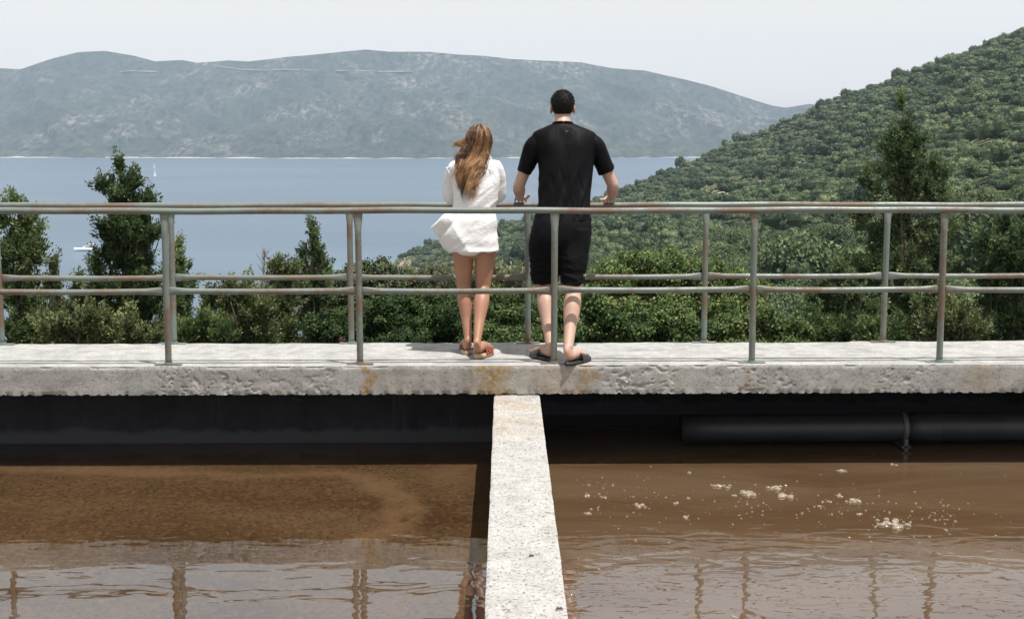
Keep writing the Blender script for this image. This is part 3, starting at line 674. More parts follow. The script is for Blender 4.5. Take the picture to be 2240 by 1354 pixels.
# ------------------------------------------------------------------ walkway, tank and water
SK = 0.007
def slab_mesh():
    xs = np.concatenate([np.arange(-9, -4.3, 0.08), np.arange(-4.3, 4.3, 0.0075), np.arange(4.3, 9.01, 0.08)])
    zs = np.linspace(-0.192, 0.0, 28); yt = np.concatenate([np.linspace(0.006, 0.95, 60), np.linspace(0.96, 1.0, 8)])
    n = len(xs)
    face = np.stack([np.tile(xs, (len(zs), 1)), np.full((len(zs), n), 8.978), np.tile(zs[:, None], (1, n))], -1)
    px = 1120 + 26 + xs / 8.98 * F      # where along the photographed edge
    def near(c, wd): return np.exp(-((px - c) / wd) ** 2)
    rough = 0.04 + near(430, 30) + 0.6 * near(520, 60) + near(1420, 45) + 0.7 * near(1500, 50) + 0.8 * near(1720, 80) + 0.7 * near(2040, 70) + 0.4 * near(600, 90) + 0.4 * near(750, 40)
    P = face * np.array([1, 1, 1]); Q = np.stack([face[..., 0] * 30, face[..., 1] * 0, face[..., 2] * 38], -1)
    n1 = fbm(Q * 0.75, 5, 3) * 0.7 + 0.55 * vnoise(Q * 2.1, 6) * (0.6 + vnoise(Q * 0.4, 7)); n2 = vnoise(Q * 2.6, 15); n3 = vnoise(Q * 0.5, 19)
    edge = np.exp(-((zs + 0.192) / 0.018) ** 2)[:, None]
    pit = sstep(0.30, 0.65, n1) * rough * 0.008 + sstep(0.62, 0.8, n2) * 0.005 * np.clip(rough * 1.5, 0.25, 1)
    face[..., 1] += pit + n1 * 0.0003 + n3 * 0.0006 + edge * (sstep(-0.1, 0.5, vnoise(Q * 1.4 * np.array([1, 1, 0]), 71)) * 0.007)
    face[..., 2] += edge * sstep(0.0, 0.7, fbm(Q * np.array([1.6, 0, 0]), 72, 3)) * 0.008
    topedge = np.exp(-((zs) / 0.012) ** 2)[:, None]; ch = sstep(0.2, 0.7, vnoise(np.stack([xs * 9, xs * 0, xs * 0], -1), 33))[None, :]
    face[..., 1] += topedge * (0.004 + ch * 0.010)
    far = 0.99 + 0.022 * fbm(np.stack([xs * 3, xs * 0, xs * 0], -1), 44, 4) + np.where(xs > 2.6, 0.03 + 0.03 * sstep(3.3, 3.7, xs), 0)
    top = np.zeros((len(yt), n, 3)); top[..., 0] = xs[None]; top[..., 1] = 8.978 + yt[:, None] * far[None]
    Qt = np.stack([top[..., 0] * 12, top[..., 1] * 22, top[..., 0] * 0], -1)
    top[..., 2] = 0.001 + fbm(Qt, 51, 3) * 0.0014 + vnoise(Qt * 0.08, 3) * 0.003 - (yt[:, None] > 0.9999) * 0.008 * (1 + fbm(Qt * 1.5, 9, 2))
    bk = top[-1:].copy(); bk[..., 2] = -0.2; bk[..., 1] += 0.01
    bt = face[:1].copy(); bt[..., 1] = 9.99; bt[..., 2] = -0.192
    G = np.concatenate([bt, face, top, bk], 0)
    G[..., 1] += G[..., 0] * SK
    # ochre lichen where the photograph shows it
    z = G[..., 2]; lx = np.zeros(G.shape[:2])
    front = np.zeros(G.shape[:2], bool); front[1:1 + len(zs)] = True
    nzx = vnoise(np.stack([G[..., 0] * 8, z * 14, z * 0], -1), 61) * 18
    for c, wd, a in ((853, 13, 1.0), (1130, 50, 0.95), (1095, 20, 0.6), (1270, 60, 0.4), (1335, 25, 0.7), (1690, 12, 0.4), (2220, 40, 0.35), (1000, 60, 0.15), (930, 60, 0.15)):
        lx = np.maximum(lx, a * np.exp(-((px[None] + nzx - c) / wd) ** 2))
    lx = np.where(front, lx, 0)
    return G, lx
G, lx = slab_mesh()
slab = mesh_np('concrete_walkway', G.reshape(-1, 3), grid_faces(G.shape[0], G.shape[1]), MAT['slab'], None, True, {'lichen': (lx.ravel(), 'POINT')})
slab.data.set_sharp_from_angle(angle=R(50))
tag(slab, 'weathered concrete walkway slab carrying both railings and the two people', 'walkway')

# dividing wall towards the camera
def wall_mesh():
    xs = np.linspace(-0.04, 0.262, 60); yy = np.concatenate([np.arange(0.6, 4.4, 0.05), np.arange(4.4, 9.72, 0.006)])
    Xg, Yg = np.meshgrid(xs, yy); Q = np.stack([Xg * 26, Yg * 26, Xg * 0], -1)
    Z = -0.199 + fbm(Q, 81, 4) * 0.0010 - sstep(0.42, 0.62, fbm(Q * np.array([1.6, 3.2, 1]), 85, 4)) * 0.006
    e = np.minimum(Xg - xs[0], xs[-1] - Xg); Z -= np.exp(-(e / 0.006) ** 2) * (0.003 + 0.004 * sstep(0.1, 0.7, vnoise(np.stack([Yg * 11, Xg * 9, Xg * 0], -1), 88)))
    Xg = Xg + np.where(e < 0.004, vnoise(np.stack([Yg * 6, Xg * 3, Xg * 0], -1), 90) * 0.0015, 0)
    top = np.stack([Xg + (Yg - 9) * 0.004, Yg, Z], -1)
    lf = top[:, :1].copy(); lf[..., 2] = -1.6; rt = top[:, -1:].copy(); rt[..., 2] = -1.6
    G = np.concatenate([lf, top, rt], 1)
    l = np.exp(-((G[..., 1] - 8.6) / 0.35) ** 2) * 0.45 + np.exp(-((G[..., 1] - 8.0) / 0.25) ** 2) * 0.4
    return G, l * (vnoise(np.stack([G[..., 0] * 9, G[..., 1] * 5, G[..., 0] * 0], -1), 95) * 0.5 + 0.6)
G, l = wall_mesh()
dw = mesh_np('divider_wall', G.reshape(-1, 3), grid_faces(G.shape[0], G.shape[1]), MAT['walltop'], None, True, {'lichen': (np.clip(l, 0, 1).ravel(), 'POINT')})
dw.data.set_sharp_from_angle(angle=R(50))
tag(dw, 'pale speckled concrete wall dividing the two brown water tanks', 'wall')

WZ = -0.69
def sheet(x0, x1, y0, y1, nx, ny):
    X, Y = np.meshgrid(np.linspace(x0, x1, nx), np.linspace(y0, y1, ny)); return np.stack([X, Y, np.full_like(X, WZ)], -1)
G = sheet(-9, -0.02, 0.6, 9.9, 260, 260)
# pale streak curving through the scum of the left tank
sp = catmull([at_z(x, y, WZ)[:2].tolist() + [0] for x, y in [(0, 1024), (300, 1030), (560, 1040), (740, 1036), (830, 1060), (880, 1100), (870, 1150), (800, 1175)]], 60)[:, :2]
D = np.min(np.hypot(G[..., 0][..., None] - sp[:, 0], (G[..., 1][..., None] - sp[:, 1])), -1) + vnoise(np.stack([G[..., 0] * 5, G[..., 1] * 5, G[..., 0] * 0], -1), 4) * 0.05
st = (1 - sstep(0.04, 0.16, D)) * 0.8
cor = at_z(1010, 1030, WZ); st = np.maximum(st, 0.7 * np.exp(-(((G[..., 0] - cor[0]) / 0.25) ** 2 + ((G[..., 1] - cor[1]) / 0.35) ** 2)))
tag(mesh_np('water', G.reshape(-1, 3), grid_faces(260, 260), MAT['water_left'], None, True, {'streak': (st.ravel(), 'POINT')}), kind='structure')
G = sheet(0.25, 9, 0.6, 11.3, 120, 120)
tag(mesh_np('water', G.reshape(-1, 3), grid_faces(120, 120), MAT['water_right'], None, True), kind='structure')

# tank back walls under the walkway
def rough_wall(name, x0, x1, y, z0, z1, label):
    X, Z = np.meshgrid(np.linspace(x0, x1, 500), np.linspace(z0, z1, 40))
    Yw = y + fbm(np.stack([X * 5, Z * 9, X * 0], -1), 14, 4) * 0.006 + X * SK
    scum = np.exp(-((Z - WZ - 0.02) / 0.02) ** 2) * (0.016 + 0.016 * fbm(np.stack([X * 9, Z * 0, X * 0], -1), 15, 3))
    Yw = Yw - scum
    G = np.stack([X, Yw, Z], -1); B = G[-1:].copy(); B[..., 1] += 0.2
    B2 = G[:1].copy(); B2[..., 1] += 0.2
    G = np.concatenate([B2, G, B], 0)
    o = mesh_np(name, G.reshape(-1, 3), grid_faces(G.shape[0], G.shape[1]), MAT['damp'], None, True)
    return tag(o, label, 'wall')
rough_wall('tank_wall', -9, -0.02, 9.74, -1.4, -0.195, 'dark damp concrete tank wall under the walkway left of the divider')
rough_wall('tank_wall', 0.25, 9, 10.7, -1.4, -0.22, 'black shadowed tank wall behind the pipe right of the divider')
sh = Shell(); sh.box((0.1, 9.86, -0.26), (9, 10.85, -0.2)); tag(sh.build('added_shade_cover', MAT['damp'], None, False), 'unseen cover added to keep daylight out of the right tank recess', 'cover')  # unseen cover, added so the recess behind the pipe stays dark
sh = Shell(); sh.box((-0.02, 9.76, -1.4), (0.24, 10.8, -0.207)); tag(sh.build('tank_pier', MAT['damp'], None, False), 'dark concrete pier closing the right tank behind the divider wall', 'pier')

# pipe in the right tank
MAT['pipe'] = m_plain('dark_grey_pipe', (0.022, 0.024, 0.030), 0.45, 0.4, 0.3, 3.0, 0.15, 60.0)
MAT['bracket'] = m_plain('galvanised_bracket', (0.075, 0.08, 0.088), 0.5, 0.5, 0.25, 12.0)
yp = 9.55
pl = at_y(1490, 938, yp); pr = at_y(2240, 931, yp); dxx = (pr - pl); dxx = dxx / dxx[0]
rpipe = 0.097
root = empty('drain_pipe', pl, 'thick dark grey pipe running under the walkway in the right tank', 'pipe')
sh = Shell(); sh.tube([pl, pl + dxx * 2, pl + dxx * 6], [rpipe, rpipe, rpipe], 12, 40, ref=(0, 0, 1), round_ends=False); sh.build('pipe_body', MAT['pipe'], root)
q = at_y(2050, 934, yp); q = pl + dxx * (q[0] - pl[0]); sh = Shell(); sh.tube([q - dxx * 0.0, q + dxx * 0.02, q + dxx * 0.04, q + dxx * 3.5], [rpipe + 0.001, rpipe + 0.006, rpipe + 0.006, rpipe + 0.005], 14, 40, ref=(0, 0, 1), round_ends=False); sh.build('coupling', MAT['pipe'], root)
q = at_y(1975, 935, yp); q = pl + dxx * (q[0] - pl[0]); sh = Shell(); sh.tube([q - dxx * 0.016, q + dxx * 0.016], [rpipe + 0.008] * 2, 3, 40, ref=(0, 0, 1), round_ends=False); sh.build('clamp_band', MAT['bracket'], root)
sh = Shell(); sh.box((q[0] - 0.012, q[1] - 0.1, q[2] - rpipe - 0.06), (q[0] + 0.012, q[1] - 0.06, q[2] - rpipe + 0.03)); sh.box((q[0] - 0.03, q[1] - 0.1, q[2] - rpipe - 0.035), (q[0] + 0.03, q[1] + 0.1, q[2] - rpipe - 0.02)); sh.build('hanger', MAT['bracket'], root, False)

# ------------------------------------------------------------------ railings
def railing(label, xs, y0, zt, zm, sl):
    root = empty('railing', (0, y0, 0), label, 'railing')
    Y = lambda x: y0 + sl * x
    x = np.linspace(-9, 9, 240); sh = Shell()
    P = np.stack([x, Y(x) + 0.002 * np.sin(x * 3.1), zt + 0.0025 * np.sin(x * 2.3 + y0) + 0.0015 * np.sin(x * 7)], -1)
    sh.tube(P, [0.0215] * 240, 240, 20, ref=(0, 0, 1)); sh.build('top_rail', MAT['rail'], root)
    tilt = {}
    for k, px in enumerate(xs):
        dx, dy = random.uniform(-0.006, 0.006), random.uniform(-0.006, 0.006); tilt[k] = dx, dy
        sh = Shell(); z = np.array([0.0, 0.3, 0.6, zt - 0.16, zt - 0.11, zt - 0.06, zt - 0.018])
        ra = [0.0215, 0.0215, 0.0215, 0.0215, 0.0235, 0.0285, 0.031]; rb = [0.0215, 0.0215, 0.0215, 0.0215, 0.018, 0.011, 0.008]
        sh.tube([(px + dx * q, Y(px) + dy * q, q) for q in z], list(zip(ra, rb)), 40, 20, round_ends=False); sh.build('post', MAT['rail'], root)
        sh = Shell(); sh.box((px - 0.088, Y(px) - 0.024, 0.0005), (px + 0.088, Y(px) + 0.024, 0.008)); sh.tube([(px, Y(px), 0.006), (px, Y(px), 0.02)], [0.03, 0.026], 3, 16, round_ends=False); sh.build('base_plate', MAT['rail'], root, False)
    for k in range(len(xs) - 1):
        a, b = xs[k] + 0.017, xs[k + 1] - 0.017
        t = [a, a + 0.03, a + 0.07, a + 0.13, (a + b) / 2, b - 0.13, b - 0.07, b - 0.03, b]
        rz = [0.028, 0.0275, 0.024, 0.0195, 0.0195, 0.0195, 0.024, 0.0275, 0.028]; ry = [0.006, 0.008, 0.0145, 0.0195, 0.0195, 0.0195, 0.0145, 0.008, 0.006]
        dz = random.uniform(-0.003, 0.003)
        rr = Shell(); L = np.concatenate([np.linspace(a, a + 0.15, 14), np.linspace(a + 0.2, b - 0.2, 10), np.linspace(b - 0.15, b, 14)])
        Pm = np.stack([L, Y(L), zm + dz + 0.002 * np.sin(L * 5)], -1)
        rr.tube(Pm, list(zip(np.interp(L, t, rz), np.interp(L, t, ry))), len(L), 20, ref=(0, 0, 1), round_ends=False); rr.build('mid_rail', MAT['rail'], root)
    return root
railing('peeling green tubular railing on the near edge, in front of the people', [-4.75, -3.49, -2.208, -0.935, 0.36, 1.690, 2.958, 4.25], 9.055, 1.024, 0.493, 0.012)
railing('peeling green tubular railing on the far edge that the couple lean on', [-4.92, -3.628, -2.38, -1.088, 0.204, 1.499, 2.821, 4.12], 9.945, 1.011, 0.488, 0.010)

# ------------------------------------------------------------------ people
def m_skin(name, col, sss=0.0):
    M = Mat(name); n = M.noise(14.0, 3); n2 = M.noise(160.0, 2)
    c = M.mix(M.ramp(n, [(0.3, 0.0), (0.7, 1.0)]), tuple(k * 0.88 for k in col), tuple(k * 1.08 for k in col))
    c = M.mix(M.math('MULTIPLY', n, 0.35), c, (col[0] * 1.08, col[1] * 0.78, col[2] * 0.68))
    M.p(Base_Color=c, Roughness=0.48, Specular_IOR_Level=0.4, Subsurface_Weight=0.08, Subsurface_Scale=0.006, Subsurface_Radius=(1.0, 0.35, 0.2))
    M.bump(n2, 0.12, 0.001); return M.m
def m_cloth(name, col, rough=0.85, sheen=0.0, weave=900.0, spec=0.2, crease=0.0):
    M = Mat(name); n = M.noise(7.0, 4)
    M.p(Base_Color=M.mix(n, tuple(k * 0.9 for k in col), tuple(min(1, k * 1.08) for k in col)), Roughness=rough, Specular_IOR_Level=spec, Sheen_Weight=sheen, Sheen_Roughness=0.4)
    M.bump(M.math('ADD', M.noise(None, 2, 0.5, vec=M.pos((weave, weave, weave))), M.math('MULTIPLY', M.noise(22.0, 3), 3.0)), 0.10, 0.002)
    if crease:
        a = M.noise((14.0, 6.0, 30.0), 4, 0.6, dist=1.4); b = M.noise((34.0, 12.0, 14.0), 3, 0.6, dist=1.0)
        r_ = lambda q: M.math('ABSOLUTE', M.math('SUBTRACT', q, 0.5))
        M.bump(M.math('ADD', r_(a), M.math('MULTIPLY', r_(b), 0.6)), crease, 0.02)
    return M.m
MAT['skin_tan'] = m_skin('tanned_skin', (0.34, 0.185, 0.120))
MAT['skin_fair'] = m_skin('fair_skin', (0.45, 0.302, 0.240))
MAT['black_tee'] = m_cloth('black_sports_jersey', (0.0022, 0.0022, 0.0034), 0.58, 0.0, 1200.0, 0.10)
MAT['black_shorts'] = m_cloth('black_cotton', (0.0028, 0.0028, 0.004), 0.8, 0.0, 900.0, 0.12)
MAT['white_linen'] = m_cloth('white_linen', (0.72, 0.715, 0.725), 0.9, 0.1, 1200.0, 0.15, 0.34)
MAT['black_hair'] = m_plain('short_black_hair', (0.008, 0.0075, 0.0075), 0.65, 0.22, 0.3, 200.0, 0.5, 420.0)
MAT['cork'] = m_plain('cork_sole', (0.42, 0.30, 0.19), 0.85, 0.2, 0.2, 90.0, 0.3, 200.0)
MAT['rubber'] = m_plain('black_rubber', (0.012, 0.012, 0.013), 0.55, 0.4, 0.2, 60.0)
MAT['black_satin'] = m_plain('black_satin_strap', (0.016, 0.016, 0.018), 0.32, 0.5, 0.3, 30.0, 0.4, 60.0)
MAT['red_leather'] = m_plain('red_leather_strap', (0.30, 0.055, 0.038), 0.5, 0.4, 0.2, 50.0)
MAT['shaded_red_leather'] = m_plain('shaded_red_strap', (0.05, 0.03, 0.028), 0.5, 0.4, 0.2, 50.0)  # shaded copy of the red leather, shadow put into its colour
MAT['grey_print'] = m_plain('grey_print', (0.02, 0.02, 0.024), 0.6, 0.3, 0.1)
MAT['pale_print'] = m_plain('pale_print', (0.12, 0.12, 0.13), 0.6, 0.3, 0.1)
M = Mat('long_brown_hair'); f = M.attr('shade')
M.p(Base_Color=M.ramp(f, [(0.0, (0.016, 0.008, 0.006)), (0.35, (0.085, 0.037, 0.017)), (0.62, (0.30, 0.155, 0.066)), (1.0, (0.66, 0.43, 0.22))]), Roughness=0.38, Specular_IOR_Level=0.5); MAT['brown_hair'] = M.m

def pt(px, py, y): return at_y(px, py, y)
def wid(px, y): return px * y / F / math.cos(0.0)
def finger(sh, root, pts, r):
    sh.tube([root] + pts, [r * 1.08] + [r * (1 - 0.10 * k) for k in range(len(pts))], 5 * len(pts) + 1, 10)
def hand_on_rail(sh, wrist, rail, side, thumb_tip, splay=1.0):
    """palm on top of the far top rail, fingers over its far side, thumb towards the body; side=+1 thumb towards +x"""
    w0 = np.array(wrist); rl = np.array(rail)          # rl: top of rail under the palm
    kn = rl + np.array([0.0, 0.030, 0.026])            # knuckle line centre
    sh.tube([w0, (w0 + kn) / 2 + np.array([0, 0, 0.010]), kn], [(0.029, 0.021), (0.039, 0.017), (0.042, 0.014)], 9, 14, ref=(1, 0, 0))
    offs = [0.033, 0.011, -0.011, -0.032]; ln = [0.92, 1.0, 0.95, 0.78]
    for o, l in zip(offs, ln):
        a = kn + np.array([o * side, -0.004, -0.001]); ox = o * side * 0.12 * splay
        finger(sh, a, [a + np.array([ox, 0.026 * l, -0.003]), a + np.array([ox * 1.6, 0.046 * l, -0.022 * l]), a + np.array([ox * 1.8, 0.046 * l, -0.046 * l]), a + np.array([ox * 1.8, 0.030 * l, -0.064 * l])], 0.0088 if l > 0.8 else 0.0078)
    tb = w0 * 0.62 + kn * 0.38 + np.array([0.030 * side, 0, -0.004]); tt = np.array(thumb_tip)
    sh.tube([tb - np.array([0.018 * side, 0, 0]), tb, tb * 0.5 + tt * 0.5 + np.array([0, 0.004, -0.004]), tt], [0.0165, 0.0165, 0.0130, 0.0105], 14, 12)
def foot(sh, ankle, heel, d, scale=1.0):
    d = np.array([d[0], d[1], 0.0]); d /= np.linalg.norm(d); h = np.array(heel); x = np.array([d[1], -d[0], 0])
    sh.tube([np.array(ankle), (np.array(ankle) + h) / 2 + np.array([0, 0, 0.03]) + d * 0.005, h + np.array([0, 0, 0.036]) + d * 0.028], [(0.029 * scale, 0.035 * scale), (0.027 * scale, 0.037 * scale), (0.030 * scale, 0.034 * scale)], 10, 14, ref=x)
    sh.tube([h + d * 0.03 + np.array([0, 0, 0.033]), h + d * 0.11 * scale + np.array([0, 0, 0.042]), h + d * 0.18 * scale + np.array([0, 0, 0.028]), h + d * 0.215 * scale + np.array([0, 0, 0.019])],
            [(0.032, 0.032), (0.036, 0.037), (0.044, 0.023), (0.042, 0.014)], 16, 14, ref=x)
    for k, (o, l) in enumerate(((-0.034, 0.255), (-0.013, 0.25), (0.005, 0.242), (0.021, 0.232), (0.036, 0.218))):
        s_ = 1.0; r = 0.0125 if k == 0 else 0.0088
        sh.tube([h + d * 0.20 * scale + x * o * s_ + np.array([0, 0, 0.017]), h + d * (l - 0.02) * scale + x * o * s_ + np.array([0, 0, 0.018]), h + d * l * scale + x * o * s_ + np.array([0, 0, 0.012])], [r, r, r * 0.9], 7, 8)
def head(sh, c, s=1.0, fem=False, turn=0.0):
    """skull, jaw, nose, brow, ears; face towards +y"""
    ct, st_ = math.cos(turn), math.sin(turn); Rm = np.array([[ct, -st_, 0], [st_, ct, 0], [0, 0, 1]])
    c = np.array(c); g = lambda v: c + Rm @ (np.array(v) * s)
    sh.ellipsoid(c + Rm @ np.array([0, -0.008, 0.022]) * s, np.array([0.074, 0.094, 0.088]) * s, rot=Rm)
    sh.ellipsoid(g((0, 0.022, -0.030)), np.array([0.062, 0.070, 0.082]) * s, rot=Rm)
    sh.ellipsoid(g((0, 0.060, -0.090)), np.array([0.030, 0.030, 0.024]) * s, rot=Rm)     # chin
    sh.tube([g((0, 0.086, 0.012)), g((0, 0.104, -0.020)), g((0, 0.106, -0.032))], [0.009 * s, 0.012 * s, 0.015 * s], 8, 10)   # nose
    sh.tube([g((-0.040, 0.074, 0.022)), g((0, 0.088, 0.026)), g((0.040, 0.074, 0.022))], [0.010 * s] * 3, 9, 8)           # brow
    sh.tube([g((-0.022, 0.084, -0.060)), g((0, 0.093, -0.058)), g((0.022, 0.084, -0.060))], [0.007 * s, 0.010 * s, 0.007 * s], 9, 8)   # lips
    for e in (-1, 1):
        sh.ellipsoid(g((e * 0.030, 0.076, 0.004)), np.array([0.014, 0.011, 0.009]) * s, 10, 8, rot=Rm)   # eyelid
        a = R(28) * e; er = Rm @ np.array([[math.cos(a), -math.sin(a), 0], [math.sin(a), math.cos(a), 0], [0, 0, 1]])
        sh.ellipsoid(g((e * 0.078, -0.006, -0.012)), np.array([0.009, 0.019, 0.031]) * s, 12, 10, rot=er)

# ---- the man
FZ = 0.026
Ym = 9.45
manroot = empty('person', (float(pt(1228, 500, 9.40)[0]), 9.30, 0.0), 'man in black jersey, black shorts and black slides leaning on the far railing', 'person')
RZ = 1.011 + 0.0225
hc = pt(1230.5, 236, 9.66)
shL, shR = pt(1169, 317, 9.57), pt(1300, 315, 9.57)
elL, elR = pt(1135, 408, 9.60), pt(1341, 406, 9.60)
wrL, wrR = pt(1138, 441, 9.865), pt(1338, 443, 9.865)
wrL[2] = wrR[2] = RZ + 0.030
railL = np.array([wrL[0] + 0.004, 9.945 + 0.01 * wrL[0] - 0.012, RZ + 0.002]); railR = np.array([wrR[0] - 0.004, 9.945 + 0.01 * wrR[0] - 0.012, RZ + 0.002])
neck0 = pt(1231, 285, 9.57)
pel = pt(1228, 500, 9.40)
sh = Shell()
head(sh, hc, 1.0)
sh.tube([neck0 + np.array([0, -0.01, -0.04]), neck0 + np.array([0, 0.015, 0.03]), hc + np.array([0, -0.005, -0.055])], [(0.070, 0.062), (0.057, 0.058), (0.055, 0.060)], 10, 18)
sh.tube([neck0 + np.array([0, -0.005, -0.005]), pt(1231, 330, 9.545), pt(1232, 390, 9.50), pt(1230, 440, 9.45), pt(1229, 500, 9.40), pt(1228, 530, 9.40)], [(0.085, 0.055), (0.15, 0.078), (0.135, 0.075), (0.125, 0.072), (0.140, 0.085), (0.10, 0.08)], 30, 24, expo=2.3)
for a, b, c_ in ((shL, elL, wrL), (shR, elR, wrR)):
    sh.tube([neck0 * 0.45 + a * 0.55 + np.array([0, 0, -0.01]), a + np.array([0, 0, -0.012]), a * 0.55 + b * 0.45, b], [0.045, 0.048, 0.045, 0.040], 20, 16)
    f1 = b * 0.7 + c_ * 0.3; sh.tube([b, f1, b * 0.35 + c_ * 0.65, c_], [(0.040, 0.042), (0.0435, 0.042), (0.036, 0.034), (0.030, 0.024)], 18, 16)
hand_on_rail(sh, wrL, railL, 1, pt(1158, 427, 9.86)); hand_on_rail(sh, wrR, railR, -1, pt(1313, 437, 9.86))
hipL, hipR = pt(1196, 525, 9.40), pt(1260, 525, 9.38)
knL, knR = pt(1190, 625, 9.45), pt(1255, 632, 9.30)
hlL = at_z(1208, 783, FZ); hlR = at_z(1241, 792, FZ)
dL, dR = (-0.42, 0.9), (0.52, 0.85)
anL = hlL + np.array([-0.012, 0.035, 0.085]); anR = hlR + np.array([0.006, 0.035, 0.085])
for h_, k_, a_ in ((hipL, knL, anL), (hipR, knR, anR)):
    sh.tube([h_ + np.array([0, 0, 0.05]), h_ * 0.5 + k_ * 0.5, k_], [0.092, 0.078, 0.060], 16, 18)
    ax = a_ - k_; cf = k_ + ax * 0.30 + np.array([0, -0.012, 0])
    sh.tube([k_, k_ + ax * 0.12, cf, k_ + ax * 0.62, a_ - ax * 0.04, a_], [(0.060, 0.060), (0.054, 0.056), (0.060, 0.063), (0.044, 0.047), (0.034, 0.040), (0.034, 0.042)], 30, 18)
foot(sh, anL, hlL, dL, 1.08); foot(sh, anR, hlR, dR, 1.08)
sh.fuse('body', MAT['skin_fair'], manroot, 0.0042, 5)

def folds(co, no, amp, k, seed, stretch, warp=0.0):
    q = np.stack([co[:, 0] * stretch[0], co[:, 1] * stretch[1], co[:, 2] * stretch[2]], -1)
    return co + no * (amp * k * (1 - np.abs(fbm(q, seed, 3))) - amp * k * 0.55)[:, None]
# jersey
sh = Shell()
def zr(py, y=9.5): return pt(1230, py, y)[2]
def torso(rows, dep, n=40, expo=2.4):
    rs = []
    th = np.linspace(0, 2 * math.pi, n, endpoint=False)
    cx, sx = np.cos(th), np.sin(th); cx = np.sign(cx) * np.abs(cx) ** (2 / expo); sx = np.sign(sx) * np.abs(sx) ** (2 / expo)
    for (py, xl, xr, yc, b) in rows:
        p0, p1 = pt(xl, py, yc), pt(xr, py, yc); c_ = (p0 + p1) / 2; a = (p1[0] - p0[0]) / 2
        rs.append(np.stack([c_[0] + cx * a, c_[1] + sx * b, np.full(n, c_[2])], -1))
    R_ = np.array(rs); m = len(rs) * 5
    flat = R_.reshape(len(rs), -1); out = []
    tt = np.linspace(0, len(rs) - 1, m)
    for col in range(flat.shape[1]): pass
    Q = np.vstack([2 * flat[0] - flat[1], flat, 2 * flat[-1] - flat[-2]])
    k = np.minimum(tt.astype(int), len(rs) - 2); f = (tt - k)[:, None]
    p0, p1, p2, p3 = Q[k], Q[k + 1], Q[k + 2], Q[k + 3]
    G = 0.5 * (2 * p1 + (p2 - p0) * f + (2 * p0 - 5 * p1 + 4 * p2 - p3) * f ** 2 + (3 * p1 - p0 - 3 * p2 + p3) * f ** 3)
    return [g.reshape(n, 3) for g in G]
sh.rings(torso([(270, 1212, 1252, 9.585, 0.066), (277, 1195, 1270, 9.58, 0.080), (292, 1166, 1302, 9.575, 0.098), (318, 1168, 1304, 9.56, 0.118), (350, 1177, 1299, 9.54, 0.128), (400, 1180, 1293, 9.50, 0.125), (440, 1177, 1291, 9.46, 0.120), (465, 1172, 1292, 9.435, 0.122), (483, 1168, 1295, 9.42, 0.125)], 0))
for a, b, e0, e1, xs_ in ((shL, elL, pt(1133, 375, 9.59), pt(1163, 381, 9.59), 1), (shR, elR, pt(1313, 383, 9.59), pt(1343, 369, 9.59), -1)):
    cuff = (e0 + e1) / 2; hw = np.linalg.norm(e1 - e0) / 2 * 1.08
    inn = a + (neck0 - a) * 0.35
    sh.tube([inn + np.array([0, 0, -0.015]), a + np.array([0, 0, -0.008]), a * 0.5 + cuff * 0.5, cuff], [(0.062, 0.065), (0.066, 0.070), (0.063, 0.068), (hw, 0.062)], 24, 24, ref=(1, 0, 0), round_ends=False)
def tee_disp(co, no):
    x, y, z = co.T
    f1 = 1 - np.abs(fbm(np.stack([(x * 0.92 - z * 0.42) * 13, y * 3, (z * 0.92 + x * 0.42) * 2.6], -1), 3, 2))
    f2 = 1 - np.abs(fbm(np.stack([(x + z * 0.25) * 26, y * 5, z * 5], -1), 13, 2))
    low = sstep(1.42, 1.15, z) * 0.9 + 0.15
    d = low * (f1 - 0.62) * 0.020 + low * (f2 - 0.6) * 0.006
    for sx_ in (-1, 1):         # shoulder blades
        d = d + 0.010 * np.exp(-(((x - hc[0] - sx_ * 0.10) / 0.05) ** 2 + ((z - 1.47) / 0.075) ** 2)) * (y < hc[1])
    d = d - 0.004 * np.exp(-(((x - hc[0]) / 0.03) ** 2)) * sstep(1.1, 1.3, z) * sstep(1.56, 1.48, z) * (y < 9.5)
    return co + no * d[:, None]
tee = sh.fuse('jersey', MAT['black_tee'], manroot, 0.0055, 5, tee_disp)
sh = Shell(); th = np.linspace(0, 2 * math.pi, 41)
cpt = pt(1231, 271, 9.585); ring = np.stack([cpt[0] + 0.066 * np.cos(th), cpt[1] + 0.064 * np.sin(th) + 0.004, cpt[2] + 0.000 + 0.010 * np.sin(-th)], -1)
sh.tube(ring, [0.0095] * 41, 60, 8, round_ends=False); sh.build('collar', MAT['black_tee'], tee)
# faint print and stitching on the upper back
bvh = BVHTree.FromObject(tee, bpy.context.evaluated_depsgraph_get())
def on_back(px, py, tree, off=0.002):
    d = ray(px, py); h = tree.ray_cast(Vector((0, 0, EYE)), Vector(d).normalized())
    if h[0] is None: return None
    return np.array(h[0] + h[1] * off)
def draw(lines, r, name, mat, parent, tree):
    s_ = Shell(); any_ = False
    for ln in lines:
        P = [on_back(*q, tree) for q in ln]; P = [q for q in P if q is not None]
        if len(P) > 1: s_.tube(P, [r] * len(P), len(P) * 3, 6); any_ = True
    if any_: return s_.build(name, mat, parent)
ov = lambda cx, cy, rx, ry, n=24: [(cx + rx * math.cos(t), cy + ry * math.sin(t)) for t in np.linspace(0, 2 * math.pi, n)]
draw([ov(1244, 303, 11, 13), ov(1246, 288, 9, 8)], 0.0012, 'back_emblem', MAT['grey_print'], tee, bvh)
draw([[(1221, 280), (1221, 300), (1223, 320)], [(1266, 280), (1267, 300), (1265, 320)]], 0.0010, 'panel_seam', MAT['grey_print'], tee, bvh)
draw([[(1236, 285), (1239, 288), (1243, 285)], [(1237, 289), (1242, 289)]], 0.0016, 'chest_logo', MAT['pale_print'], tee, bvh)
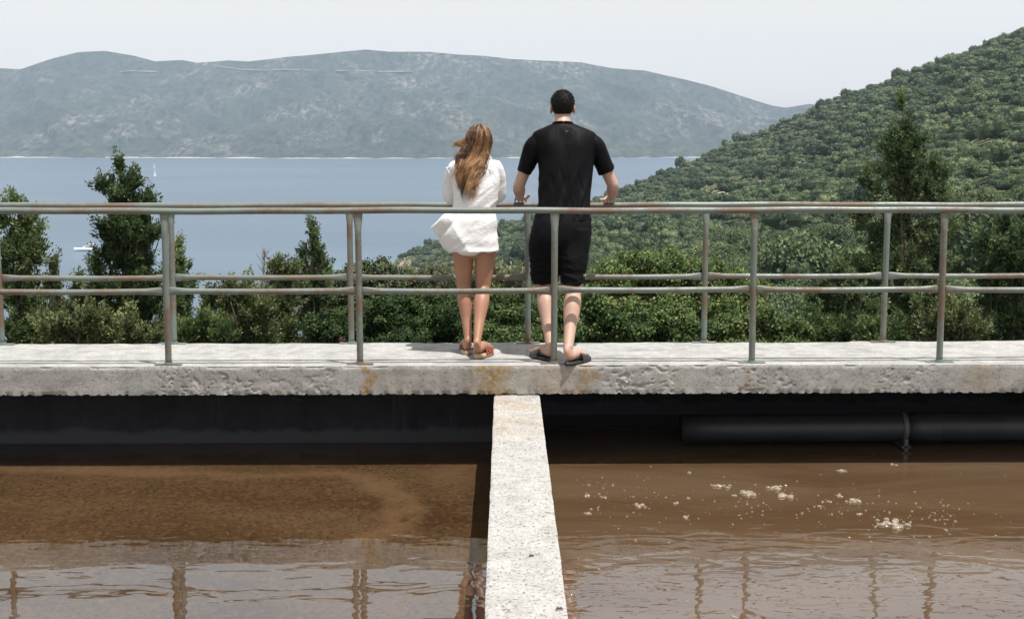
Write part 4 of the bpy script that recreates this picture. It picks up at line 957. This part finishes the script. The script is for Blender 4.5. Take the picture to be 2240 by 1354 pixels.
draw([[(1233, 276.5), (1239, 276.5)]], 0.0016, 'neck_tab', MAT['grey_print'], tee, bvh)
# shorts
sh = Shell()
sh.rings(torso([(470, 1172, 1288, 9.43, 0.112), (490, 1166, 1294, 9.41, 0.128), (520, 1159, 1294, 9.40, 0.135), (545, 1160, 1291, 9.40, 0.125)], 0))
sh.rings(torso([(500, 1168, 1236, 9.41, 0.12), (530, 1157, 1231, 9.41, 0.122), (560, 1158, 1230, 9.42, 0.115), (590, 1160, 1228, 9.43, 0.105), (621, 1164, 1219, 9.44, 0.100)], 0))
sh.rings(torso([(500, 1222, 1292, 9.40, 0.12), (530, 1220, 1293, 9.39, 0.122), (560, 1222, 1287, 9.36, 0.115), (590, 1226, 1282, 9.34, 0.105), (622, 1229, 1276, 9.31, 0.098)], 0))
def shorts_disp(co, no):
    x, y, z = co.T
    f1 = 1 - np.abs(fbm(np.stack([x * 7, y * 7, (z + 0.35 * np.abs(x - pel[0])) * 24], -1), 23, 2))
    low = np.exp(-((z - 0.58) / 0.13) ** 2)
    f2 = 1 - np.abs(fbm(np.stack([x * 12, y * 8, z * 4], -1), 29, 2))
    return co + no * (low * (f1 - 0.6) * 0.016 + (f2 - 0.6) * 0.006)[:, None]
sho = sh.fuse('shorts', MAT['black_shorts'], manroot, 0.006, 5, shorts_disp)
# hair of the man: cap with short bristles
c0 = hc + np.array([0, -0.012, 0.022])
def scalp(n, rr, seed):
    r2 = np.random.default_rng(seed); d = r2.normal(size=(n, 3)); d /= np.linalg.norm(d, axis=1)[:, None]
    line = np.where(d[:, 1] > 0.25, 0.35 + (d[:, 1] - 0.25) * 0.25, np.where(d[:, 1] > -0.25, -0.12 + (d[:, 1] + 0.25) * 0.9, -0.58 - 0.05 * np.abs(d[:, 0])))
    return d, d[:, 2] > line
V, Fc = [], []
nu, nv = 56, 36
thg = np.linspace(0, 2 * math.pi, nu, endpoint=False); phg = np.linspace(math.pi / 2 * 0.985, -1.0, nv)
for ph in phg:
    for t in thg:
        d = np.array([math.cos(ph) * math.cos(t), math.cos(ph) * math.sin(t), math.sin(ph)])
        low = 0.35 + (d[1] - 0.25) * 0.25 if d[1] > 0.25 else (-0.12 + (d[1] + 0.25) * 0.9 if d[1] > -0.25 else -0.70)
        zz = max(d[2], low); k = math.sqrt(max(0, 1 - zz * zz) / max(1e-6, 1 - d[2] ** 2)) if d[2] < low else 1
        dd = np.array([d[0] * k, d[1] * k, zz]); thick = 1.0 + 0.03 * max(0, min(1, (zz + 0.55) / 0.9))
        V.append(c0 + dd * np.array([0.0785, 0.098, 0.094]) * thick)
V = np.array(V); V += (V - c0) * 0.022 * vnoise(V * 90, 3)[:, None]
hcap = mesh_np('hair', np.vstack([V, c0 + np.array([0, 0, 0.0965])]), [grid_faces(nv, nu, True), np.array([[nu * nv, k, (k + 1) % nu] for k in range(nu)])], MAT['black_hair'], manroot)
d, m = scalp(5200, 1, 5); d = d[m]; P = c0 + d * np.array([0.0785, 0.098, 0.094]) * (1.0 + 0.03 * np.clip((d[:, 2:3] + 0.55) / 0.9, 0, 1))
lnh = 0.004 + 0.007 * np.clip((d[:, 2] + 0.45) / 0.8, 0, 1)
Dd = d + np.array([0, 0.2, -0.25]) + np.random.default_rng(4).normal(size=d.shape) * 0.35
Vh, Qh, _ = leaves(P + Dd * lnh[:, None] * 0.35, Dd, np.cross(Dd, np.random.default_rng(6).normal(size=d.shape)), lnh * 1.4, np.full(len(d), 0.0022), None)
mesh_np('bristles', Vh, Qh, MAT['black_hair'], hcap, False)
# slides
def slide(root, heel, d, label, sole_m, strap_m, L, wd, th_, straps, twist=False):
    d = np.array([d[0], d[1], 0.0]); d /= np.linalg.norm(d); x = np.array([d[1], -d[0], 0]); h = np.array(heel) * np.array([1, 1, 0])
    s_ = Shell(); rs = []
    t = np.linspace(0, 1, 26)
    hw = wd * (0.78 + 0.30 * np.sin(np.clip(t * 1.25 - 0.2, 0, 1) * math.pi) ) * np.clip(np.sin(np.clip(t * 7, 0.02, math.pi / 2)), 0, 1) * np.sqrt(np.clip((1.0 - t) * 7, 0.01, 1))
    top, bot = [], []
    for tt, w_ in zip(t, hw):
        p = h - d * 0.018 + d * tt * L; lift = 0.006 * max(0, tt - 0.75) * 4
        rs.append(np.array([p + x * w_ + np.array([0, 0, 0.0015 + lift]), p + x * w_ * 1.03 + np.array([0, 0, th_ * 0.5 + lift]), p + x * w_ * 0.96 + np.array([0, 0, th_ + lift]), p + np.array([0, 0, th_ - 0.002 + lift]),
                            p - x * w_ * 0.96 + np.array([0, 0, th_ + lift]), p - x * w_ * 1.03 + np.array([0, 0, th_ * 0.5 + lift]), p - x * w_ + np.array([0, 0, 0.0015 + lift])]))
    s_.rings(rs); root_o = empty_child('sandal', root)
    so = s_.build('sole', sole_m, root_o)
    for (t0, t1, hgt) in straps:
        V = []; a = np.linspace(0, math.pi, 22); ts = np.linspace(t0, t1, 9)
        for k, tt in enumerate(ts):
            w_ = np.interp(tt, t, hw) * 1.04; p = h - d * 0.018 + d * tt * L
            rip = (0.006 * math.sin(k * 2.4) if twist else 0.0015 * math.sin(k * 1.5))
            hh = hgt * (1 - (tt - t0) * 1.2)
            V.append(np.array([p + x * math.cos(q) * (w_ + 0.002) + np.array([0, 0, th_ * 0.7 + (hh + rip * math.sin(q)) * math.sin(q) ** 0.7]) for q in a]))
        V = np.array(V); inner = V - np.array([0, 0, 0.004])
        G = np.concatenate([V, inner[::-1], V[:1]], 0)
        mesh_np('strap', G.reshape(-1, 3), grid_faces(len(G), 22), strap_m, root_o)
    return root_o
def empty_child(name, parent):
    o = bpy.data.objects.new(name, None); o.empty_display_size = 0.05; return link(o, parent)

def slide_flat(root, heel, d, sole_m, strap_m, L, wd, th_, straps, twist=False):
    return slide(root, heel, d, '', sole_m, strap_m, L, wd, th_, straps, twist)
slide_flat(manroot, hlL, dL, MAT['rubber'], MAT['black_satin'], 0.315, 0.053, 0.024, [(0.42, 0.76, 0.066)], True)
slide_flat(manroot, hlR, dR, MAT['rubber'], MAT['black_satin'], 0.315, 0.053, 0.024, [(0.42, 0.76, 0.066)], True)

# ---- the woman
womroot = empty('person', (float(pt(1040, 500, 9.6)[0]), 9.60, 0.0), 'woman with long windblown hair in loose white shirt dress and red sandals', 'person')
wc = pt(1047, 314, 9.67)
wsL, wsR = pt(995, 366, 9.64), pt(1085, 366, 9.64)
weL, weR = pt(985, 425, 9.70), pt(1091, 422, 9.70)
whL = np.array([weL[0] + 0.10, 9.945, RZ + 0.03]); whR = np.array([weR[0] - 0.10, 9.945, RZ + 0.03])
wn = pt(1045, 348, 9.635)
sh = Shell(); head(sh, wc, 0.94, True, R(-12))
sh.tube([wn + np.array([0, -0.01, -0.05]), wn + np.array([0, 0.01, 0.02]), wc + np.array([0, -0.005, -0.05])], [(0.06, 0.05), (0.047, 0.047), (0.046, 0.05)], 10, 16)
sh.tube([wn + np.array([0, 0, -0.02]), pt(1042, 390, 9.63), pt(1040, 440, 9.61), pt(1039, 500, 9.58), pt(1039, 545, 9.57)], [(0.08, 0.055), (0.125, 0.08), (0.11, 0.075), (0.135, 0.09), (0.12, 0.085)], 26, 22)
for a, b, c_, sd_ in ((wsL, weL, whL, 1), (wsR, weR, whR, -1)):
    b2 = b + np.array([0, 0.06, -0.01]); b2[2] = max(b2[2], RZ + 0.035)
    sh.tube([a, a * 0.5 + b2 * 0.5, b2], [0.042, 0.037, 0.033], 12, 14)
    sh.tube([b2, b2 * 0.5 + c_ * 0.5 + np.array([0, 0.0, 0]), c_], [0.034, 0.030, 0.022], 12, 14)
    kn = c_ + np.array([0.075 * sd_, 0.012, -0.002])
    sh.tube([c_, c_ * 0.5 + kn * 0.5, kn], [(0.014, 0.024), (0.013, 0.031), (0.012, 0.034)], 8, 12, ref=(0, 0, 1))
    for o, l in ((0.026, 0.062), (0.009, 0.07), (-0.009, 0.066), (-0.026, 0.052)):
        q = kn + np.array([0, o, 0]); sh.tube([q, q + np.array([l * 0.5 * sd_, 0.002, 0.004]), q + np.array([l * sd_, 0.004, -0.008])], [0.0078, 0.0072, 0.0062], 9, 9)
    sh.tube([c_ + np.array([0.02 * sd_, -0.018, 0]), c_ + np.array([0.05 * sd_, -0.042, 0.002]), c_ + np.array([0.082 * sd_, -0.050, -0.002])], [0.012, 0.0095, 0.0075], 9, 10)
kL, kR = pt(1015, 622, 9.60), pt(1057, 626, 9.56)
wlL, wlR = at_z(1023, 768, 0.03), at_z(1042, 775, 0.034)
aL, aR = wlL + np.array([0.002, 0.03, 0.075]), wlR + np.array([0.004, 0.03, 0.075])
for hp, k_, a_ in ((pt(1012, 535, 9.57), kL, aL), (pt(1063, 535, 9.57), kR, aR)):
    sh.tube([hp + np.array([0, 0, 0.04]), hp, hp * 0.5 + k_ * 0.5, k_], [0.083, 0.080, 0.068, 0.052], 20, 18)
    ax = a_ - k_; cf = k_ + ax * 0.28 + np.array([0, -0.014, 0])
    sh.tube([k_, k_ + ax * 0.10, cf, k_ + ax * 0.62, a_ - ax * 0.05, a_], [(0.052, 0.050), (0.048, 0.048), (0.0545, 0.056), (0.038, 0.040), (0.0265, 0.032), (0.027, 0.034)], 30, 18)
foot(sh, aL, wlL, (-0.10, 1), 0.92); foot(sh, aR, wlR, (0.42, 0.9), 0.92)
sh.fuse('body', MAT['skin_tan'], womroot, 0.0042, 5)
slide_flat(womroot, wlL, (-0.10, 1), MAT['cork'], MAT['shaded_red_leather'], 0.26, 0.043, 0.030, [(0.40, 0.52, 0.058), (0.56, 0.66, 0.05)])  # left straps painted in the shadow tone of the red ones
slide_flat(womroot, wlR, (0.42, 0.9), MAT['cork'], MAT['red_leather'], 0.26, 0.043, 0.034, [(0.34, 0.42, 0.066), (0.45, 0.53, 0.060), (0.56, 0.63, 0.052), (0.66, 0.73, 0.045)])
# white shirt dress, blown out at the left
sh = Shell()
sh.rings(torso([(343, 1033, 1068, 9.635, 0.055), (350, 1018, 1074, 9.63, 0.070), (360, 992, 1088, 9.63, 0.088), (385, 990, 1092, 9.62, 0.108), (415, 992, 1090, 9.61, 0.112), (440, 993, 1087, 9.60, 0.108), (460, 990, 1084, 9.59, 0.108), (478, 982, 1086, 9.575, 0.120),
                (492, 968, 1089, 9.57, 0.122), (508, 958, 1090, 9.565, 0.124), (524, 962, 1090, 9.56, 0.124), (538, 972, 1090, 9.56, 0.120), (549, 985, 1090, 9.555, 0.125)], 0, 56, 2.2))
# wind-blown tail of the hem
tl = [pt(1000, 470, 9.53), pt(975, 490, 9.50), pt(957, 500, 9.50), pt(948, 508, 9.51)]
sh.tube(tl, [(0.05, 0.045), (0.056, 0.036), (0.054, 0.024), (0.046, 0.012)], 18, 20, ref=(0, 0, 1), round_ends=False)
sh.tube([pt(1000, 540, 9.53), pt(1020, 549, 9.50), pt(1045, 545, 9.50), pt(1072, 532, 9.52)], [(0.030, 0.04), (0.032, 0.05), (0.034, 0.05), (0.03, 0.04)], 18, 16, ref=(0, 0, 1))
for a, b, k_ in ((wsL, pt(985, 428, 9.69), -1), (wsR, pt(1090, 425, 9.69), 1)):
    cf = b + np.array([-0.035 * k_, 0.10, -0.02]); cf[2] = RZ + 0.045
    sh.tube([a + np.array([-0.03 * k_, 0, 0.0]), a + np.array([0.0, 0, -0.01]), a * 0.5 + b * 0.5 + np.array([0.012 * k_, 0, 0]), b, cf], [(0.050, 0.055), (0.052, 0.055), (0.047, 0.052), (0.050, 0.054), (0.046, 0.046)], 30, 22, ref=(1, 0, 0))
    sh.tube([b + np.array([-0.02 * k_, 0.02, -0.015]), b + np.array([-0.035 * k_, 0.03, -0.040])], [(0.040, 0.04), (0.036, 0.036)], 6, 18, ref=(1, 0, 0), round_ends=False)
def dress_disp(co, no):
    x, y, z = co.T
    rx = x - wc[0]
    f1 = 1 - np.abs(fbm(np.stack([(rx * 0.80 + z * 0.60) * 6.5, y * 3, (z * 0.80 - rx * 0.60) * 1.8], -1), 63, 1))
    f2 = 1 - np.abs(fbm(np.stack([(rx * 0.6 - z * 0.8) * 15, y * 4, (z * 0.6 + rx * 0.8) * 3], -1), 67, 2))
    f3 = 1 - np.abs(fbm(np.stack([rx * 9, y * 6, z * 1.2], -1), 69, 1))
    sk = sstep(1.05, 0.92, z)
    d = (f1 - 0.62) * (0.016 + 0.010 * sk) + (f2 - 0.6) * 0.009 + sk * (f3 - 0.62) * 0.022
    cin = np.exp(-((z - 0.985) / 0.03) ** 2) * 0.010
    return co + no * (d - cin * 0.4)[:, None]
drs = sh.fuse('shirt_dress', MAT['white_linen'], womroot, 0.0055, 4, dress_disp)
sh = Shell(); th = np.linspace(-2.6, 2.6, 30)
cc = pt(1050, 350, 9.635); sh.tube(np.stack([cc[0] + 0.075 * np.sin(th), cc[1] - 0.062 * np.cos(th), cc[2] + 0.004 + 0.012 * np.cos(th)], -1), [(0.022, 0.007)] * 30, 40, 10, ref=(0, 0, 1)); sh.build('collar', MAT['white_linen'], drs)
sh = Shell(); b0 = pt(981, 376, 9.60)
sh.tube([b0, b0 + np.array([-0.012, 0, 0.022]), b0 + np.array([0.004, 0, 0.030])], [0.006, 0.008, 0.004], 8, 8); sh.tube([b0, b0 + np.array([0.012, 0, -0.03])], [0.006, 0.004], 5, 8); sh.build('sleeve_tab', MAT['white_linen'], drs)
# long hair
rows = [(273, 1040, 1056), (279, 1029, 1068), (295, 1020, 1076), (310, 1016, 1077), (325, 1010, 1074), (345, 1002, 1066), (365, 999, 1058), (385, 1001, 1050), (400, 1004, 1047), (415, 1010, 1043), (428, 1016, 1036), (438, 1021, 1030)]
rp_, rl_, rr_ = np.array(rows, float).T
def back_y(py): return np.interp(py, [276, 284, 300, 320, 345, 365, 400, 440], [9.655, 9.585, 9.560, 9.562, 9.555, 9.525, 9.50, 9.488])
sh = Shell(); V = []
for py, xl, xr in rows:
    a = np.linspace(0, 2 * math.pi, 28, endpoint=False); y0 = back_y(py); dep = 0.10 if py < 335 else 0.045
    if py < 335: y0 = y0 + 0.0
    cx, hw = (xl + xr) / 2, (xr - xl) / 2 * 0.95
    V.append(np.array([pt(cx + hw * math.cos(q), py, y0 + dep * (1 + math.sin(q)) + 0.012) for q in a]))
sh.rings(V); hb = sh.build('hair', MAT['brown_hair'], womroot); hb.data.attributes.new('shade', 'FLOAT', 'POINT').data.foreach_set('value', np.full(len(hb.data.vertices), 0.06, np.float32))
r2 = np.random.default_rng(12); V_, Q_, A_ = [], [], []; nvv = 0
def strand(P, r0, r1, shade0, shade1, fl=0.45):
    global nvv
    n = len(P); T = np.gradient(P, axis=0); T /= np.linalg.norm(T, axis=1)[:, None] + 1e-9
    x = np.cross(T, np.array([0, 1.0, 0.15])); x /= np.linalg.norm(x, axis=1)[:, None] + 1e-9; y = np.cross(T, x)
    rad = (r0 + (r1 - r0) * np.linspace(0, 1, n)) * np.minimum(1, np.linspace(1, 0, n) * 4 + 0.12)
    G = np.stack([P + x * rad[:, None], P + y * rad[:, None] * fl, P - x * rad[:, None], P - y * rad[:, None] * fl], 1)
    V_.append(G.reshape(-1, 3)); Q_.append(grid_faces(n, 4, True) + nvv); nvv += n * 4
    A_.append(np.repeat(np.linspace(shade0, shade1, n), 4))
def crown_pt(px, py, lift):
    """point on the back of the head: drape over the skull above py 335"""
    return pt(px, py, back_y(py))
NL = 74
for L_ in range(NL):
    s0 = r2.uniform(0.03, 0.97); start = r2.uniform(274.5, 288) if L_ < 52 else r2.uniform(290, 330)
    end = r2.uniform(392, 440) if r2.uniform() < 0.7 else r2.uniform(345, 395)
    sB = np.clip(0.5 + (s0 - 0.5) * r2.uniform(0.6, 1.15) + r2.normal(0, 0.14), 0.04, 0.96)
    per = r2.uniform(9, 14); ph = r2.uniform(0, 6.28); am = r2.uniform(3.0, 8.5); lay = r2.uniform(0, 0.028)
    tone = np.clip(r2.choice([0.10, 0.22, 0.42, 0.62], p=[0.27, 0.25, 0.26, 0.22]) + r2.normal(0, 0.05), 0, 1); tip = np.clip(tone + r2.choice([0.0, 0.2, 0.5], p=[0.3, 0.3, 0.4]), 0, 1)
    for k in range(17):
        py = np.linspace(start + r2.normal(0, 1.5), end + r2.normal(0, 6), 34); s = np.linspace(s0 + r2.normal(0, 0.025), sB + r2.normal(0, 0.05), 34)
        amp = np.clip((py - 305) / 60, 0, 1); spread = r2.normal(0, 1.0)
        wv = np.sin((py - 300) / per + ph + r2.normal(0, 0.15)) * am * amp + spread * (0.7 + 2.3 * amp)
        xl, xr = np.interp(py, rp_, rl_), np.interp(py, rp_, rr_); px = xl + (xr - xl) * np.clip(s, 0, 1) + wv
        e = np.sqrt(np.clip(1 - (2 * np.clip(s, 0, 1) - 1) ** 2, 0, 1)); dep = np.where(py < 335, 0.085, 0.035)
        yy = back_y(py) + dep * (1 - e) - lay - abs(r2.normal(0, 0.004)) + 0.006 + np.cos((py - 300) / per + ph) * 0.012 * amp
        P = np.array([pt(a, b, c_) for a, b, c_ in zip(px, py, yy)])
        t1 = np.clip(tone + r2.normal(0, 0.05), 0, 1); strand(P, r2.uniform(0.0016, 0.0032), 0.0012, t1, np.clip(tip + r2.normal(0, 0.07), 0, 1))
for k in range(110):     # locks lifted to the left by the wind
    a = np.linspace(0, 1, 20); py0 = r2.uniform(296, 318); px = 1022 - r2.uniform(18, 36) * a + 8 * a * (1 - a) + r2.normal(0, 1.0); py = py0 + (r2.uniform(314, 324) - py0) * a ** 0.8 + np.sin(a * 5 + r2.uniform(0, 1.5)) * 2.5
    yy = 9.61 + r2.uniform(-0.02, 0.02) + 0.02 * a
    strand(np.array([pt(q, b, yy_) for q, b, yy_ in zip(px, py, yy)]), 0.0036, 0.0012, 0.42, np.clip(r2.uniform(0.5, 0.85), 0, 1))
for k in range(150):      # stray hairs
    a = np.linspace(0, 1, 16); px0 = r2.uniform(1022, 1074); px = px0 + r2.normal(0, 12) * a ** 1.5 + np.sin(a * 6 + k) * 2; py = np.linspace(r2.uniform(278, 330), 0, 16) * 0 + r2.uniform(280, 390) + a * r2.uniform(-8, 40)
    strand(np.array([pt(q, b, 9.53 + 0.0 * b) for q, b in zip(px, py)]), 0.0011, 0.0007, 0.35, 0.6)
mesh_np('hair_strands', np.vstack(V_), np.vstack(Q_), MAT['brown_hair'], hb, True, {'shade': (np.concatenate(A_), 'POINT')})

# ------------------------------------------------------------------ boats
MAT['boat_white'] = m_plain('white_boat_paint', (0.80, 0.80, 0.80), 0.4, 0.5, 0.04)
MAT['sailcloth'] = m_plain('white_sailcloth', (0.82, 0.82, 0.80), 0.9, 0.1, 0.04)
MAT['boat_glass'] = m_plain('dark_boat_window', (0.02, 0.025, 0.03), 0.15, 0.5, 0.1)
MAT['mast'] = m_plain('grey_mast', (0.5, 0.5, 0.5), 0.4, 0.5, 0.05)
def hull(L, B, Hh, flare=1.0):
    rs = []; t = np.linspace(0, 1, 24)
    for q in t:
        wv = B / 2 * (math.sin(min(1, (1 - q) * 1.6 + 0.02) * math.pi / 2)) * (0.85 + 0.15 * min(1, q * 5)); x = (q - 0.45) * L; sheer = Hh * (0.85 + 0.45 * q ** 2)
        rs.append(np.array([(x, -wv, sheer), (x, -wv * 0.85, sheer * 0.35), (x, -wv * 0.35, -0.4), (x, wv * 0.35, -0.4), (x, wv * 0.85, sheer * 0.35), (x, wv, sheer), (x, 0, sheer + 0.05)]))
    return rs
def boat_tf(root, rot, loc):
    root.location = loc; root.rotation_euler = (0, 0, rot)
def raw(o, root): o.parent = root; o.matrix_parent_inverse = Matrix.Identity(4); return o
def sailboat(px, py, Hm, label, rot):
    d = ray(px, py); loc = np.array([0, 0, EYE]) + d * ((SEA - EYE) / d[2])
    root = empty('sailboat', (0, 0, 0), label, 'sailboat', 'sailboats far out on the sea')
    L = Hm * 0.62
    raw(Shell().rings(hull(L, L * 0.30, L * 0.10)).build('hull', MAT['boat_white']), root)
    s_ = Shell(); s_.tube([(L * 0.08, 0, 0.5), (L * 0.08, 0, Hm)], [0.12, 0.07], 4, 8); s_.tube([(L * 0.08, 0, L * 0.20), (-L * 0.38, 0.5, L * 0.20)], [0.09, 0.07], 4, 8); raw(s_.build('mast', MAT['mast']), root)
    def sail(p, q, r_, name, belly):
        n = 12; V = []
        for i in range(n):
            a = i / (n - 1); l = np.array(p) * (1 - a) + np.array(q) * a; l2 = np.array(r_) * (1 - a) + np.array(q) * a
            for j in range(n):
                b = j / (n - 1); v = l * (1 - b) + l2 * b; v[1] += belly * math.sin(b * math.pi) * (1 - a) * 0.8; V.append(v)
        V = np.array(V); V2 = V + np.array([0, 0.03, 0])
        raw(mesh_np(name, np.vstack([V, V2]), [grid_faces(n, n), grid_faces(n, n) + n * n], MAT['sailcloth']), root)
    sail((L * 0.06, 0.05, L * 0.22), (L * 0.07, 0, Hm * 0.98), (-L * 0.38, 0.6, L * 0.22), 'mainsail', 0.7)
    sail((L * 0.50, 0, L * 0.16), (L * 0.12, 0, Hm * 0.86), (L * 0.10, 0.7, L * 0.16), 'jib', 0.7)
    boat_tf(root, rot, loc)
sailboat(339, 386, 11.2, 'nearer white sailboat, just below the other sail on the sea', R(65))
sailboat(338, 369, 11.4, 'farther white sailboat, upper of the two sails on the sea', R(150))
d = ray(190, 549); loc = np.array([0, 0, EYE]) + d * ((SEA - EYE) / d[2])
root = empty('motor_yacht', (0, 0, 0), 'white motor yacht crossing the sea beside the tall left cypress', 'yacht')
raw(Shell().rings(hull(13.5, 4.2, 1.7)).build('hull', MAT['boat_white']), root)
sh = Shell(); rs = []
for q in np.linspace(0, 1, 8):
    x = -4.6 + q * 8.0; h_ = 1.5 * math.sin(min(1, (1 - q) * 2.2) * math.pi / 2); w_ = 1.5 * (1 - 0.45 * q); rs.append(np.array([(x, -w_, 1.5), (x, -w_ * 0.8, 1.6 + h_), (x, w_ * 0.8, 1.6 + h_), (x, w_, 1.5)]))
raw(sh.rings(rs).build('cabin', MAT['boat_white'], None, False), root)
sh = Shell(); sh.box((-3.6, -1.46, 2.25), (1.0, -1.30, 2.75)); sh.box((-3.6, 1.30, 2.25), (1.0, 1.46, 2.75)); raw(sh.build('cabin_window', MAT['boat_glass'], None, False), root)
sh = Shell(); sh.box((-4.2, -1.2, 4.0), (-0.4, 1.2, 4.12)); sh.box((-4.1, -1.1, 3.0), (-3.9, -0.95, 4.0)); sh.box((-4.1, 0.95, 3.0), (-3.9, 1.1, 4.0)); sh.box((-0.9, -1.0, 3.0), (-0.75, -0.9, 4.0)); sh.box((-0.9, 0.9, 3.0), (-0.75, 1.0, 4.0)); sh.tube([(-3.2, 0, 4.1), (-3.2, 0, 7.0)], [0.06, 0.03], 3, 6); raw(sh.build('flybridge', MAT['boat_white'], None, False), root)
boat_tf(root, R(196), loc)

# ------------------------------------------------------------------ foam and small litter
M = Mat('foam_bubble'); M.p(Base_Color=(0.40, 0.33, 0.25), Roughness=0.08, Specular_IOR_Level=0.8, Subsurface_Weight=0.0, Coat_Weight=0.6, Coat_Roughness=0.05)
lw = M.t.nodes.new('ShaderNodeLayerWeight'); lw.inputs[0].default_value = 0.35
trn = M.t.nodes.new('ShaderNodeBsdfTransparent'); mx = M.t.nodes.new('ShaderNodeMixShader')
M.t.links.new(M.ramp(lw.outputs['Facing'], [(0.0, 0.22), (0.7, 0.9)]), mx.inputs[0]); M.t.links.new(trn.outputs[0], mx.inputs[1]); M.t.links.new(M.b.outputs[0], mx.inputs[2]); M.t.links.new(mx.outputs[0], M.out.inputs[0])
MAT['foam'] = M.m
def dome(sh, c, r, h=0.75):
    rs = []; a = np.linspace(0, 2 * math.pi, 14, endpoint=False)
    for ph in np.linspace(-0.15, math.pi / 2 * 0.97, 7): rs.append(np.stack([c[0] + r * math.cos(ph) * np.cos(a), c[1] + r * math.cos(ph) * np.sin(a), np.full(14, c[2] + r * h * math.sin(ph))], -1))
    sh.rings(rs)
foam = [(1575, 1063, 15), (1640, 1080, 17), (1693, 1067, 15), (1713, 1085, 18), (1605, 1084, 8), (1840, 1030, 12), (1958, 1016, 9), (1838, 1086, 9), (1865, 1096, 15), (1880, 1124, 8), (1822, 1126, 6), (1812, 1097, 7), (2070, 1136, 5), (2070, 1160, 7),
        (1398, 1106, 14), (1287, 1123, 10), (1500, 1131, 10), (1480, 1100, 9), (1505, 1090, 8), (1285, 1085, 9), (1320, 1088, 8), (1792, 1107, 8), (1650, 1060, 5), (1616, 1127, 5), (1645, 1131, 4), (1606, 1350, 9)]
r3 = np.random.default_rng(3)
for (px, py, r) in foam + [(1955, 1147, 36)]:
    c = at_z(px, py, WZ); mpp = np.linalg.norm(c - [0, 0, EYE]) / F; R0 = r * mpp
    sh = Shell()
    for k in range(max(3, int(r * 0.9))):
        ox, oy = r3.normal(0, 0.42, 2); rr = R0 * r3.uniform(0.16, 0.42) if r < 30 else R0 * r3.uniform(0.08, 0.24)
        dome(sh, (c[0] + ox * R0, c[1] + oy * R0 * 1.1, WZ), rr)
    o = sh.build('foam_patch', MAT['foam']) 
    tag(o, 'largest foam patch of pale bubbles trailing on the brown water' if r > 30 else 'small cluster of pale foam bubbles drifting on the right tank water', 'foam', None if r > 30 else 'foam patches on the right tank')
sh = Shell()
for k in range(330):
    if k < 210: px, py = r3.uniform(1260, 2100), 0; py = 1075 + (px - 1260) * 0.06 + r3.normal(0, 28)
    else: px, py = r3.uniform(1250, 2230), r3.uniform(1030, 1340)
    c = at_z(px, py, WZ); dome(sh, c, r3.lognormal(math.log(0.0042), 0.4))
tag(sh.build('bubble_specks', MAT['foam']), 'tiny loose bubbles scattered over the brown water', 'bubbles', None, 'stuff')
MAT['litter'] = m_plain('brown_litter', (0.14, 0.075, 0.05), 0.8, 0.2, 0.4, 90.0)
for px, py, r, z, lb in ((1163, 1217, 5, -0.199, 'small brown dry pod on divider wall, upper one'), (1224, 1334, 6, -0.199, 'small brown dry pod near the bottom end of divider wall')):
    c = at_z(px, py, z); sh = Shell(); q = r * 5.5 / F; sh.tube([c + np.array([-q, 0, q * 0.5]), c + np.array([0, q * 0.4, q * 0.7]), c + np.array([q, 0, q * 0.5])], [q * 0.3, q * 0.6, q * 0.25], 9, 9); tag(sh.build('dry_pod', MAT['litter']), lb, 'pod')
c = at_z(750, 748, 0.0); sh = Shell(); sh.ellipsoid(c + np.array([0, 0, 0.012]), (0.028, 0.018, 0.016), 12, 8); sh.ellipsoid(c + np.array([-0.018, 0.004, 0.02]), (0.014, 0.012, 0.016), 10, 8); tag(sh.build('stone', MAT['litter']), 'small brown stone at walkway edge beside a far railing post', 'stone')
c = at_y(650, 873, 9.69); sh = Shell(); sh.tube([c + np.array([-0.035, 0, 0.008]), c, c + np.array([0.035, 0, -0.008])], [(0.004, 0.007), (0.005, 0.010), (0.003, 0.006)], 9, 8); tag(sh.build('plaster_flake', MAT['bracket']), 'pale flake stuck on dark tank wall under the walkway', 'flake')

# ------------------------------------------------------------------ the hazy air
sh = Shell(); sh.box((-7600, -60, -97), (7600, 7200, 460))
M = Mat('hazy_air'); M.t.nodes.remove(M.b)
pv = M.t.nodes.new('ShaderNodeVolumePrincipled'); pv.inputs['Color'].default_value = (0.62, 0.77, 1.0, 1); pv.inputs['Density'].default_value = 0.00011
pv.inputs['Anisotropy'].default_value = 0.0
M.t.links.new(pv.outputs[0], M.out.inputs['Volume'])
tag(sh.build('haze', M.m, None, False), kind='stuff')
